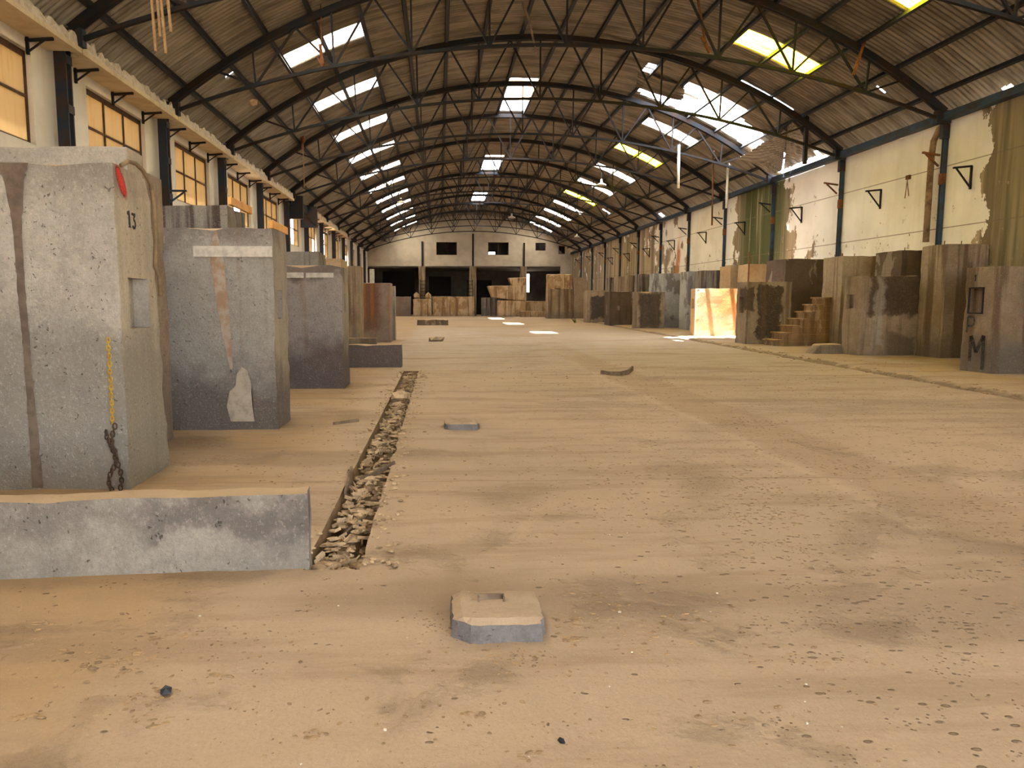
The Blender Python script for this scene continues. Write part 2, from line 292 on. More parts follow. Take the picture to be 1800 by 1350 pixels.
def translucent(name, c, dirt, clear=0.0, emit=None):
    m = NT(name); p = m.pos()
    k = m.step(m.noise(m.mul(p, (.6, 7, .6)), 1.2, 5, .7), .48, .70)
    col = m.mix(m.math('MULTIPLY', k, .7), c, dirt)
    tr = m.n('ShaderNodeBsdfTranslucent'); m.put(tr.inputs[0], col)
    df = m.n('ShaderNodeBsdfDiffuse'); m.put(df.inputs[0], col)
    a = m.n('ShaderNodeMixShader'); a.inputs[0].default_value = .10; m.t.links.new(tr.outputs[0], a.inputs[1]); m.t.links.new(df.outputs[0], a.inputs[2])
    o = a.outputs[0]
    if clear:
        tp = m.n('ShaderNodeBsdfTransparent'); m.put(tp.inputs[0], c)
        b = m.n('ShaderNodeMixShader'); b.inputs[0].default_value = clear; m.t.links.new(o, b.inputs[1]); m.t.links.new(tp.outputs[0], b.inputs[2]); o = b.outputs[0]
    m.t.links.new(o, m.out.inputs[0]); return m.m
M['panel'] = translucent('yellowed_fibreglass', (.88, .815, .66), (.14, .08, .02))
M['panel_yellow'] = translucent('amber_fibreglass', (.84, .68, .03), (.16, .08, .004))
M['panel_pale'] = translucent('pale_fibreglass', (.62, .42, .26), (.40, .22, .10))
M['pane'] = translucent('ochre_window_glass', (.24, .20, .135), (.19, .145, .08), .10)

# ------------------------------------------------------------------ mesh helpers
class MB:
    def __init__(s): s.v = []; s.f = []; s.mi = []; s.cur = 0
    def quad(s, pts):
        n = len(s.v); s.v += [tuple(p) for p in pts]; s.f.append(tuple(range(n, n+len(pts)))); s.mi.append(s.cur)
    def hexa(s, c):                                # 8 corners: bottom ring, top ring
        n = len(s.v); s.v += [tuple(p) for p in c]
        for f in ((3, 2, 1, 0), (4, 5, 6, 7), (0, 1, 5, 4), (1, 2, 6, 5), (2, 3, 7, 6), (3, 0, 4, 7)): s.f.append(tuple(n+i for i in f)); s.mi.append(s.cur)
    def box(s, x0, x1, y0, y1, z0, z1):
        s.hexa([(x0, y0, z0), (x1, y0, z0), (x1, y1, z0), (x0, y1, z0), (x0, y0, z1), (x1, y0, z1), (x1, y1, z1), (x0, y1, z1)])
    def bar(s, a, b, w, h=None, up=(0, 1, 0)):
        a, b = Vector(a), Vector(b); d = (b-a).normalized(); h = h or w
        u = Vector(up); u = (u - d*u.dot(d))
        if u.length < 1e-4: u = Vector((1, 0, 0)); u -= d*u.dot(d)
        u.normalize(); r = d.cross(u); u = u*(w/2); r = r*(h/2)
        s.hexa([a-u-r, a+u-r, a+u+r, a-u+r, b-u-r, b+u-r, b+u+r, b-u+r])
    def sweep(s, pts, w, h):                       # rectangular bar along a polyline in an XZ plane
        for a, b in zip(pts, pts[1:]): s.bar(a, b, w, h)
    def tube(s, pts, r, n=8, cap=True):
        pts = [Vector(p) for p in pts]; base = len(s.v); rr = r if isinstance(r, (list, tuple)) else [r]*len(pts)
        for i, p in enumerate(pts):
            d = (pts[min(i+1, len(pts)-1)] - pts[max(i-1, 0)]).normalized()
            u = d.cross(Vector((.31, .77, .55))).normalized(); v = d.cross(u)
            for k in range(n):
                a = 2*math.pi*k/n; s.v.append(tuple(p + (u*math.cos(a)+v*math.sin(a))*rr[i]))
        for i in range(len(pts)-1):
            for k in range(n):
                a, b = base+i*n+k, base+i*n+(k+1) % n; s.f.append((a, b, b+n, a+n)); s.mi.append(s.cur)
        if cap:
            s.f.append(tuple(base+k for k in range(n))[::-1]); s.mi.append(s.cur)
            s.f.append(tuple(base+(len(pts)-1)*n+k for k in range(n))); s.mi.append(s.cur)
    def lathe(s, prof, c, n=20):
        base = len(s.v)
        for r, z in prof:
            for k in range(n):
                a = 2*math.pi*k/n; s.v.append((c[0]+r*math.cos(a), c[1]+r*math.sin(a), c[2]+z))
        for i in range(len(prof)-1):
            for k in range(n):
                a, b = base+i*n+k, base+i*n+(k+1) % n; s.f.append((a, b, b+n, a+n)); s.mi.append(s.cur)
    def rock(s, c, sx, sy, sz, seed=0, flat_bottom=True, rot=0):
        t = (1+5**.5)/2
        vs = [(-1, t, 0), (1, t, 0), (-1, -t, 0), (1, -t, 0), (0, -1, t), (0, 1, t), (0, -1, -t), (0, 1, -t), (t, 0, -1), (t, 0, 1), (-t, 0, -1), (-t, 0, 1)]
        fs = [(0, 11, 5), (0, 5, 1), (0, 1, 7), (0, 7, 10), (0, 10, 11), (1, 5, 9), (5, 11, 4), (11, 10, 2), (10, 7, 6), (7, 1, 8), (3, 9, 4), (3, 4, 2), (3, 2, 6), (3, 6, 8), (3, 8, 9), (4, 9, 5), (2, 4, 11), (6, 2, 10), (8, 6, 7), (9, 8, 1)]
        n = len(s.v); ca, sa = math.cos(rot), math.sin(rot)
        for v in vs:
            k = 1+.45*nz(v[0]*1.3+seed, v[1]*1.3, v[2]*1.3+seed*.37)
            x, y, z = v[0]/1.9*sx*k, v[1]/1.9*sy*k, v[2]/1.9*sz*k
            if flat_bottom: z = max(z, -sz*.3)
            s.v.append((c[0]+x*ca-y*sa, c[1]+x*sa+y*ca, c[2]+z))
        for f in fs: s.f.append(tuple(n+i for i in f)); s.mi.append(s.cur)
    def build(s, name, mats, parent=None, origin=(0, 0, 0), smooth=False, bevel=0):
        me = bpy.data.meshes.new(name)
        o = Vector(origin); me.from_pydata([(x-o.x, y-o.y, z-o.z) for x, y, z in s.v], [], s.f)
        for mt in (mats if isinstance(mats, (list, tuple)) else [mats]): me.materials.append(M[mt] if isinstance(mt, str) else mt)
        if any(s.mi): me.polygons.foreach_set('material_index', s.mi)
        if smooth: me.polygons.foreach_set('use_smooth', [True]*len(me.polygons))
        me.update(); ob = bpy.data.objects.new(name, me); COL.objects.link(ob)
        ob.location = o
        if parent: ob.parent = parent; ob.location = o
        if bevel:
            b = ob.modifiers.new('edge', 'BEVEL'); b.width = bevel; b.segments = 2; b.limit_method = 'ANGLE'
        return ob
def tag(o, label=None, cat=None, group=None, kind=None):
    if label: o['label'] = label
    if cat: o['category'] = cat
    if group: o['group'] = group
    if kind: o['kind'] = kind
    return o
def empty(name, loc=(0, 0, 0)):
    o = bpy.data.objects.new(name, None); COL.objects.link(o); o.location = loc; o.empty_display_size = .2; return o
def copy_tree(o, parent=None):
    c = o.copy(); COL.objects.link(c); c.parent = parent
    for ch in list(o.children): copy_tree(ch, c)
    return c
def structure(o, label=None, cat=None): return tag(o, label, cat, kind='structure')

# ------------------------------------------------------------------ floor (with its trench, filled channel and edge groove)
TRX0, TRX1, TRY0, TRY1 = -.775, -.455, 4.06, 16.0
def groove_x(y): return 9.1 + (y-11)*.05 + .10*nz(y*.6, 3.3)
def floor_h(x, y):
    h = .010*nz(x*1.1, y*1.1) + .006*nz(x*4, y*4, 2)
    h += -.020*math.exp(-((x-3.8-.15*nz(y*.5, 1))/.33)**4) * (1 if y < 22 else max(0, 1-(y-22)/4))
    g = x-groove_x(y)
    if 6 < y < 60:
        h += -.075*math.exp(-(g/.11)**2)*(.75+.5*nz(y*1.7, 9))
        h += .03/(1+math.exp(-(g-.15)*14))
    return h
def make_floor():
    xs = list(np.arange(-7.8, -1.3, .26)) + list(np.arange(-1.3, TRX0-.05, .13)) + [TRX0-.03, TRX0, TRX0+.02] + [TRX1-.02, TRX1, TRX1+.04] + list(np.arange(-.36, 3.0, .16)) + list(np.arange(3.0, 4.7, .1)) + list(np.arange(4.7, 8.6, .26)) + list(np.arange(8.6, 11.6, .07)) + list(np.arange(11.6, 14.5, .26))
    ys = list(np.arange(-6.2, 2, .5)) + list(np.arange(2, TRY0-.05, .12)) + [TRY0, TRY0+.02] + list(np.arange(TRY0+.12, TRY1-.1, .13)) + [TRY1-.02, TRY1] + list(np.arange(TRY1+.15, 30, .2)) + list(np.arange(30, 90.1, .9))
    nx, ny = len(xs), len(ys); vs = []; fs = []
    for y in ys:
        for x in xs:
            inside = TRX0+.01 < x < TRX1-.01 and TRY0+.01 < y < TRY1-.01
            xx = x
            if TRY0 < y < TRY1:
                if abs(x-TRX0) < .035: xx += .010*nz(y*3, 1)
                if abs(x-TRX1) < .045: xx += .030*nz(y*2.5, 5)+.02*nz(y*9, 6)*(y > 5)
            vs.append((xx, y, -.20 if inside else floor_h(x, y)))
    for j in range(ny-1):
        for i in range(nx-1):
            a = j*nx+i; fs.append((a, a+1, a+nx+1, a+nx))
    mb = MB(); mb.v = vs; mb.f = fs
    for f in fs:
        c = [vs[i][2] for i in f]; mb.mi.append(1 if min(c) < -.15 else 0)
    return mb.build('floor', ['floor', 'soil'], smooth=False)
fl = structure(make_floor(), 'dusty earth coloured concrete floor of the hall', 'floor')
mb = MB(); mb.quad([(-90, -90, -.35), (90, -90, -.35), (90, 150, -.35), (-90, 150, -.35)])
structure(mb.build('ground', 'outside'), 'dry ground outside the hall', 'ground')

# ------------------------------------------------------------------ roof sheets
ROW = .3175; NR = 38; RR = RAD+.20
def in_poly(px, py, poly):
    c = False; j = len(poly)-1
    for i in range(len(poly)):
        a, b = poly[i], poly[j]
        if (a[1] > py) != (b[1] > py) and px < (b[0]-a[0])*(py-a[1])/(b[1]-a[1])+a[0]: c = not c
        j = i
    return c
HOLE = [(4.5, 30.5), (4.6, 29.8), (5.3, 29.2), (6.3, 29.2), (7.6, 28.7), (8.4, 28.9), (9.5, 29.1), (9.75, 29.8), (10.3, 29.9), (10.9, 28.8), (10.95, 29.4), (10.3, 30.7), (9.1, 31.0), (6.7, 31.0), (5.3, 31.1)]
EAVE = [(10.95, 31.0), (10.95, 28.0), (11.3, 27.4), (11.6, 27.2), (12.3, 27.4), (12.3, 31.1)]
SLIT = [(6.85, 26.00), (9.25, 26.00), (9.25, 26.17), (6.85, 26.17)]
DOTS = [(4.35, 27.9, .10, .5), (10.0, 22.0, .05, .05), (-2.2, 57, .1, .1), (8.9, 42.4, .5, .12), (7.2, 60.2, .15, .2), (11.6, 18.6, .25, .2), (-9.6, 22.0, .12, .1), (9.2, 55.0, .3, .15), (6.6, 66.5, .2, .2), (11.3, 47, .2, .3)]
def bay_of(y): return int(math.floor((y-T0)/BAY))
def hole_at(s, y, w=0):
    k = bay_of(y); y0 = T0+k*BAY
    w = (y-y0)/BAY*30
    if 12 <= w < 18 and 18*ROW < abs(s) < 26*ROW: return True       # the translucent sheets
    if k > 0 and k % 3 == 0 and abs(s) < 2*ROW: return True         # ridge openings
    if k == 2 or k == 3:
        ss, yy = s+.12*nz(s*2.5, y*3), y+.15*nz(s*3, y*2, 4)
        if in_poly(ss, yy, HOLE) or in_poly(ss, yy, EAVE) or in_poly(s, y, SLIT): return True
    for a, b, da, db in DOTS:
        if abs(s-a) < da and abs(y-b) < db and nz(s*9, y*9) > -.15: return True
    return False
def wave(y): return .034*math.cos((y-T0)/BAY*30*2*math.pi)
def make_roof():
    nb = int(round((END+.4-BACK)/BAY))+1; ny = nb*30*4
    ys = BACK + np.arange(ny+1)*(BAY/120.0); ss = np.arange(-NR, NR+1)*ROW
    ws = np.array([wave(y) for y in ys])
    vs = []
    for j, y in enumerate(ys):
        for i, s in enumerate(ss):
            r = RR + ws[j] + .014*(((i+2) % 8)/8.0) + .012*nz(s*.7, y*.35, 8)
            vs.append((CX+r*math.sin(s/RAD), y, ZC+r*math.cos(s/RAD)))
    n = len(ss); fs = []
    for j in range(ny):
        ym = (ys[j]+ys[j+1])/2
        for i in range(n-1):
            if hole_at((ss[i]+ss[i+1])/2, ym): continue
            a = j*n+i; fs.append((a, a+1, a+n+1, a+n))
    mb = MB(); mb.v = vs; mb.f = fs; mb.mi = [0]*len(fs)
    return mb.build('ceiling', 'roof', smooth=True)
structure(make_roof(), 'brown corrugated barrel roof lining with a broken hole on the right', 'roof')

def sheet(name, s0, s1, y0, y1, mat, off=0.0, parent=None, origin=None):
    ny = max(2, int(round((y1-y0)/(BAY/120)))); ns = max(2, int(round(abs(s1-s0)/.3)))
    mb = MB(); n = ns+1
    for j in range(ny+1):
        y = y0+(y1-y0)*j/ny
        for i in range(n):
            s = s0+(s1-s0)*i/ns; r = RR+wave(y)+off+.010
            mb.v.append((CX+r*math.sin(s/RAD), y, ZC+r*math.cos(s/RAD)))
    for j in range(ny):
        for i in range(ns):
            a = j*n+i; mb.f.append((a, a+1, a+n+1, a+n)); mb.mi.append(0)
    m = ((s0+s1)/2); c = origin or (CX+RR*math.sin(m/RAD), (y0+y1)/2, ZC+RR*math.cos(m/RAD))
    return mb.build(name, mat, parent, c, smooth=True)
for side in (-1, 1):
    nm = 'left' if side < 0 else 'right'
    for k in list(range(0, 12))+[-1, -2, -3, -4]:
        y0 = T0+k*BAY+BAY*12/30; y1 = y0+BAY*6/30
        mat = 'panel' if side < 0 else ('panel_yellow' if k in (0, 1, 4, 7) else 'panel')
        hue = 'pale yellow' if mat == 'panel' else 'amber yellow'
        o = sheet('skylight_panel', side*18*ROW, side*26*ROW, y0-.04, y1+.04, mat, -.004)
        tag(o, '%s translucent corrugated roof panel in the %s slope, %s' % (hue, nm, ordinal(k)+' in view from the camera' if k >= 0 else ['overhead', 'just behind the camera', 'second behind the camera', 'farthest behind the camera'][-1-k]), 'skylight', 'translucent roof panels on the %s slope' % nm)
# sheets that still cover the near part of two ridge openings
for y0, y1, which in ((T0+3*BAY+.05, T0+3*BAY+3.3, 'larger sheet over near half of the first ridge opening in view'), (T0+6*BAY+.05, T0+6*BAY+1.3, 'small sheet over near end of second ridge opening in view')):
    o = sheet('skylight_panel', -2*ROW, 2*ROW, y0, y1, 'panel_pale', 0)
    tag(o, 'orange tinted translucent ' + which, 'skylight')

# ------------------------------------------------------------------ trusses
def make_truss():
    root = empty('roof_truss', (CX, 0, 0))
    tp = lambda s, r=RAD-.02: (r*math.sin(s/RAD), 0, ZC+r*math.cos(s/RAD))
    LR = (10.5**2+1.85**2)/(2*1.85); LZ = 8.34-LR
    low = lambda x: (x, 0, LZ+math.sqrt(LR*LR-x*x))
    mb = MB(); sp = [tp(-11.35+22.7*i/48) for i in range(49)]
    for dy in (-.06, .06): mb.sweep([(x, dy, z) for x, y, z in sp], .08, .17)
    mb.build('top_chord', 'steel', root)
    mb = MB(); mb.sweep([low(-10.45+20.9*i/40) for i in range(41)], .09, .08); mb.build('bottom_chord', 'steel', root)
    def top_at(x):
        s = RAD*math.asin(x/RAD); return tp(s, RAD-.08)
    N = [2.07*i for i in range(-4, 5)]
    for i, x in enumerate(N):
        mb = MB(); mb.bar(low(x), top_at(x*1.012), .05, .05); mb.build('vertical_strut', 'steel', root)
        for d in (-1, 1):
            xt = x+d*1.035
            if abs(xt) > 10: continue
            mb = MB(); mb.bar(low(x), top_at(xt), .055, .055); mb.build('diagonal_strut', 'steel', root)
    for d in (-1, 1):
        mb = MB(); mb.box(min(d*10.75, d*10.3), max(d*10.75, d*10.3), -.09, .09, 6.40, 6.74); mb.build('heel_plate', 'bluegrey', root)
    return root
proto = None
for k in range(0, 12):
    y = T0+k*BAY
    t = make_truss() if proto is None else copy_tree(proto)
    proto = proto or t
    t.location = (CX, y, 0)
    tag(t, 'arched dark steel roof truss with V shaped struts, %s from the camera' % ordinal(k), 'roof truss', 'arched roof trusses')

# purlins run the whole length
for i in range(-9, 9):
    s = (i+.5)*1.27; x, z = arch(s, RAD+.105)
    n = Vector((math.sin(s/RAD), 0, math.cos(s/RAD)))
    mb = MB(); mb.bar((x, BACK, z), (x, END-.1, z), .075, .15, up=(n.z, 0, -n.x))
    f = Vector((x, 0, z))+n*.06; t = Vector((n.z, 0, -n.x))*.05
    mb.bar((f.x+t.x, BACK, f.z+t.z-.005), (f.x+t.x, END-.1, f.z+t.z-.005), .10, .012, up=(n.z, 0, -n.x))
    side = 'left' if i < 0 else 'right'; q = (-i-1) if i < 0 else i
    o = mb.build('steel_purlin', 'purlin', origin=(x, 0, z))
    tag(o, 'long dark steel purlin under the roof, %s %s of the ridge' % (ordinal(q).replace('nearest', 'first'), side), 'purlin', 'steel purlins under the roof')

# ------------------------------------------------------------------ walls
WIN = [(T0+k*BAY+1.4, T0+k*BAY+4.55) for k in range(-2, 12)]
ZS, ZH = 4.40, 6.08
mb = MB(); prev = BACK
for a, b in WIN:
    mb.box(XL-.35, XL, prev, a, ZS, ZH); prev = b
mb.box(XL-.35, XL, prev, END+.3, ZS, ZH)
mb.box(XL-.35, XL, BACK, END+.3, -.4, ZS); mb.box(XL-.35, XL, BACK, END+.3, ZH, 6.62)
structure(mb.build('wall_left', 'plaster'), 'white plastered left wall with high windows between steel columns', 'wall')
mb = MB()
ry = np.arange(BACK, END+.31, .35)
for a, b in zip(ry, ry[1:]):
    za, zb = 6.48+.05*nz(a*1.7, 5)+.03*nz(a*6, 2), 6.48+.05*nz(b*1.7, 5)+.03*nz(b*6, 2)
    mb.hexa([(XR, a, -.4), (XR+.3, a, -.4), (XR+.3, b, -.4), (XR, b, -.4), (XR, a, za), (XR+.3, a, za), (XR+.3, b, zb), (XR, b, zb)])
structure(mb.build('wall_right', 'plaster_right'), 'tall right wall with peeling cream plaster and green mould', 'wall')
# far wall: pierced strips under the arch
WH = [(-.27, 1.88, 6.38, 7.70), (5.18, 7.35, 6.38, 7.70), (10.2, 11.27, 6.85, 7.66), (12.65, 13.35, 6.50, 7.37)]
mb = MB(); xs = sorted(set([XL, XR] + [round(v, 3) for v in np.arange(XL, XR, .45)] + [w[0] for w in WH] + [w[1] for w in WH]))
za = lambda x: ZC+math.sqrt((RR+.06)**2-(x-CX)**2)
for a, b in zip(xs, xs[1:]):
    m_ = (a+b)/2; segs = [(5.2, None)]
    for w in WH:
        if w[0] < m_ < w[1]: segs = [(5.2, w[2]), (w[3], None)]
    for z0, z1 in segs:
        mb.hexa([(a, END, z0), (b, END, z0), (b, END+.3, z0), (a, END+.3, z0), (a, END, z1 or za(a)), (b, END, z1 or za(b)), (b, END+.3, z1 or za(b)), (a, END+.3, z1 or za(a))])
mb.box(12.9, XR, END, END+.3, -.2, 5.2)
structure(mb.build('wall_far', 'plaster_far'), 'cream far wall under the arch above dark open bays', 'wall')
for i, w in enumerate(WH):
    r = empty('window_%d' % (i+1), ((w[0]+w[1])/2, END+.1, w[2])); structure(r, ['dark window second from the left pier in the far wall', 'far wall window with pale sky showing in it', 'small dark window on the right of the far wall', 'smallest window in the far right corner of the far wall'][i], 'window')
    c = r.location; q = MB(); t = .06
    q.box(w[0], w[1], END+.08, END+.16, w[2], w[2]+t); q.box(w[0], w[1], END+.08, END+.16, w[3]-t, w[3]); q.box(w[0], w[0]+t, END+.08, END+.16, w[2], w[3]); q.box(w[1]-t, w[1], END+.08, END+.16, w[2], w[3])
    q.box((w[0]+w[1])/2-t/2, (w[0]+w[1])/2+t/2, END+.08, END+.16, w[2], w[3])
    o = q.build('window_frame', 'frame'); o.parent = r; o.matrix_parent_inverse = Matrix.Translation(-c)
# rooms behind the far wall
mb = MB(); A0, A1 = END+.3, 88.0
mb.box(XL-.3, XR+.3, A0, A1, 5.05, 5.3)                         # slab between the storeys
mb.box(XL-.3, XR+.3, A0, A1, 8.6, 8.8)
mb.box(XL-.6, XL-.3, A0, A1, -.3, 8.8); mb.box(XR+.3, XR+.6, A0, A1, -.3, 8.8)
for a, b, z0, z1 in ((XL-.6, 5.0, -.3, 8.8), (6.6, XR+.6, 5.3, 8.8), (5.0, 6.6, 5.3, 6.4), (5.0, 6.6, 7.3, 8.8), (5.0, 9.9, -.3, 5.3), (10.7, XR+.6, -.3, 5.3), (9.9, 10.7, -.3, 2.6), (9.9, 10.7, 4.75, 5.3)):
    mb.box(a, b, A1, A1+.3, z0, z1)
structure(mb.build('wall_annex', 'annex'), 'grey inner walls of the dark rooms behind the far wall', 'wall')
mb = MB()
for a, b, z0, z1 in ((-6.6, -2.9, 0, 5.0), (-1.2, 1.4, 2.2, 4.4), (4.2, 6.2, 0, 4.0)): mb.box(a, b, A1-.12, A1-.02, z0, z1)  # black sheets stand in for the shade inside dark openings
structure(mb.build('dark_opening_1', 'black'), 'black panels painted for dark openings at the back of the far rooms', 'dark opening')
# back gable behind the camera; the open gateway is added to let daylight in
mb = MB(); GW = (0.5, 8.5, 4.2)
xs = sorted([XL, XR] + list(np.arange(XL+.5, XR, .7)) + [GW[0], GW[1]])
for a, b in zip(xs, xs[1:]):
    z0 = GW[2] if GW[0]-.01 < (a+b)/2 < GW[1]+.01 else -.3
    mb.hexa([(a, BACK-.3, z0), (b, BACK-.3, z0), (b, BACK, z0), (a, BACK, z0), (a, BACK-.3, za(a)), (b, BACK-.3, za(b)), (b, BACK, za(b)), (a, BACK, za(a))])
structure(mb.build('wall_back', 'plaster'))

# left windows
def left_window(idx, a, b, style):
    r = empty('window_%d' % (idx+5), (XL-.1, (a+b)/2, ZS)); structure(r, 'ochre glazed window in the left wall, %s from the camera' % ordinal(idx), 'window')
    c = Vector(r.location); X0, X1 = XL-.16, XL-.10
    q = MB(); t = .06
    q.box(X0, X1, a, b, ZS, ZS+t); q.box(X0, X1, a, b, ZH-t-.05, ZH); q.box(X0, X1, a, a+t, ZS, ZH); q.box(X0, X1, b-t, b, ZS, ZH)
    for f in (1/3, 2/3): q.box(X0, X1, a+(b-a)*f-t/2, a+(b-a)*f+t/2, ZS, ZH)
    zt = ZS+(ZH-ZS)*.52; q.box(X0+.005, X1-.005, a, b, zt-.025, zt+.025)
    o = q.build('window_frame', 'frame'); o.parent = r; o.matrix_parent_inverse = Matrix.Translation(-c)
    for i in range(3):
        for j, (z0, z1) in enumerate(((ZS+t, zt-.025), (zt+.025, ZH-t-.05))):
            if style and (i, j) in style: continue
            q = MB(); q.box(XL-.135, XL-.125, a+(b-a)*i/3+t/2, a+(b-a)*(i+1)/3-t/2, z0, z1)
            o = q.build('window_pane', 'pane'); o.parent = r; o.matrix_parent_inverse = Matrix.Translation(-c)
    return r
for i, (a, b) in enumerate(WIN[1:]):
    left_window(i, a, b, {3: [(1, 0)], 5: [(0, 0), (1, 0), (0, 1), (1, 1)], 6: [(2, 0)], 7: [(1, 0), (1, 1)], 9: [(2, 0)]}.get(i))
# neighbouring shed seen through the ochre glass
mb = MB(); mb.box(-16, -15.7, -10, 90, -.35, 8.2)
for k in range(-8, 90, 3): mb.box(-15.7, -15.55, k, k+1.6, 3.4, 5.6)
o = mb.build('neighbouring_shed', 'neighbour'); tag(o, 'ochre shed wall outside seen through the left windows', 'building')

# ledge along the left wall
def ledge(k0, lab):
    y0, y1 = T0+k0*BAY, T0+(k0+1)*BAY
    r = empty('concrete_ledge', (XL, y0, 6.28)); tag(r, lab, 'ledge', 'cream ledge pieces above the left windows')
    mb = MB(); mb.box(-7.48, -7.08, y0+.16, y1-.16, 6.28, 6.38); mb.box(-7.08, -6.9, y0+.03, y1-.03, 6.28, 6.38); mb.build('slab', 'ledge', origin=(0, 0, 0)).parent = r
    mb = MB(); n = 44
    zt = [6.58+.12*nz(k0*9+i*.9, 3)+.07*rng(-1, 1) for i in range(n+1)]
    for i in range(n):
        a, b = y0+.05+(BAY-.1)*i/n, y0+.05+(BAY-.1)*(i+1)/n
        mb.hexa([(-7.0, a, 6.38), (-6.93, a, 6.38), (-6.93, b, 6.38), (-7.0, b, 6.38), (-7.0, a, zt[i]), (-6.95, a, zt[i]), (-6.95, b, zt[i+1]), (-7.0, b, zt[i+1])])
    mb.build('mortar_infill', 'mortar').parent = r
    for q in range(3):
        y = y0+.9+1.75*q; mb = MB()
        mb.bar((-7.5, y, 6.22), (-7.0, y, 6.255), .05, .05); mb.bar((-7.47, y, 6.28), (-7.47, y, 5.98), .05, .05); mb.bar((-7.47, y, 6.02), (-7.15, y, 6.24), .03, .03)
        mb.build('bracket', 'steel').parent = r
    for ch in r.children: ch.matrix_parent_inverse = Matrix.Translation(-Vector(r.location))
for n_, k in enumerate([-1, 0, 1, 2, 3, 5, 6, 7]):
    ledge(k, 'cream concrete ledge on black brackets above the left windows, %s stretch from the camera' % ordinal(n_))

# steel columns
def left_column(k):
    y = T0+k*BAY; r = empty('steel_column', (-7.28, y, 0)); tag(r, 'dark lattice steel column on the left wall, %s from the camera' % ordinal(k), 'column', 'steel columns along the left wall')
    for d in (-.10, .10):
        mb = MB(); mb.box(-7.40, -7.18, y+d-.02, y+d+.02, 0, 6.42); o = mb.build('channel', 'bluegrey'); o.parent = r
    for j in range(7):
        z = .5+j*.93; mb = MB(); mb.box(-7.18, -7.165, y-.12, y+.12, z, z+.16); o = mb.build('batten_plate', 'bluegrey'); o.parent = r
    mb = MB(); mb.box(-7.40, -7.05, y-.12, y+.12, 6.42, 6.5); o = mb.build('cap_plate', 'steel'); o.parent = r
    if k == 1:
        mb = MB(); mb.bar((-7.2, y, 4.45), (-6.75, y, 4.45), .06, .05); mb.bar((-7.2, y, 4.15), (-6.8, y, 4.43), .05, .04); mb.build('bracket_arm', 'blue').parent = r
    for ch in r.children: ch.matrix_parent_inverse = Matrix.Translation(-Vector(r.location))
    return r
def right_column(k):
    y = T0+k*BAY; r = empty('steel_column', (14.03, y, 0)); tag(r, 'blue steel column with rusty patches on the right wall, %s from the camera' % ordinal(k), 'column', 'steel columns along the right wall')
    mb = MB(); mb.box(14.02, 14.14, y-.055, y-.04, 0, 6.38); mb.box(14.02, 14.14, y+.04, y+.055, 0, 6.38); mb.box(14.05, 14.065, y-.04, y+.04, 0, 6.38)
    mb.build('post', 'blue').parent = r
    mb = MB(); mb.box(13.95, 14.14, y-.08, y+.08, 6.0, 6.38); mb.build('haunch', 'bluegrey').parent = r
    mb = MB(); mb.box(14.0, 14.13, y-.065, y+.065, 4.75, 5.05); mb.build('rust_collar', 'rust').parent = r
    mb = MB(); mb.bar((13.95, y, 5.55), (13.45, y, 5.62), .06, .05); mb.bar((13.93, y, 5.25), (13.55, y, 5.58), .05, .04); mb.build('bracket_arm', 'rust' if k in (1, 2) else 'steel').parent = r
    for ch in r.children: ch.matrix_parent_inverse = Matrix.Translation(-Vector(r.location))
for k in range(0, 12): left_column(k)
for k in range(1, 12):
    right_column(k)
for o in COL.objects:
    if o.name.startswith('steel_column') and 'right wall' in o.get('label', ''):
        k = int(round((o.location.y-T0)/BAY)); o['label'] = 'blue steel column with rusty patches on the right wall, %s from the camera' % ordinal(k-1)
mb = MB(); mb.box(13.92, 14.12, T0-12, 25.9, 6.46, 6.68); mb.box(13.92, 14.12, 25.9, END-.1, 6.46, 6.66)
mb.box(13.86, 13.92, T0-12, END-.1, 6.46, 6.485)
tag(mb.build('eave_beam', 'blue', origin=(14.0, 0, 6.5)), 'long blue steel beam under the roof edge above the right wall', 'beam')

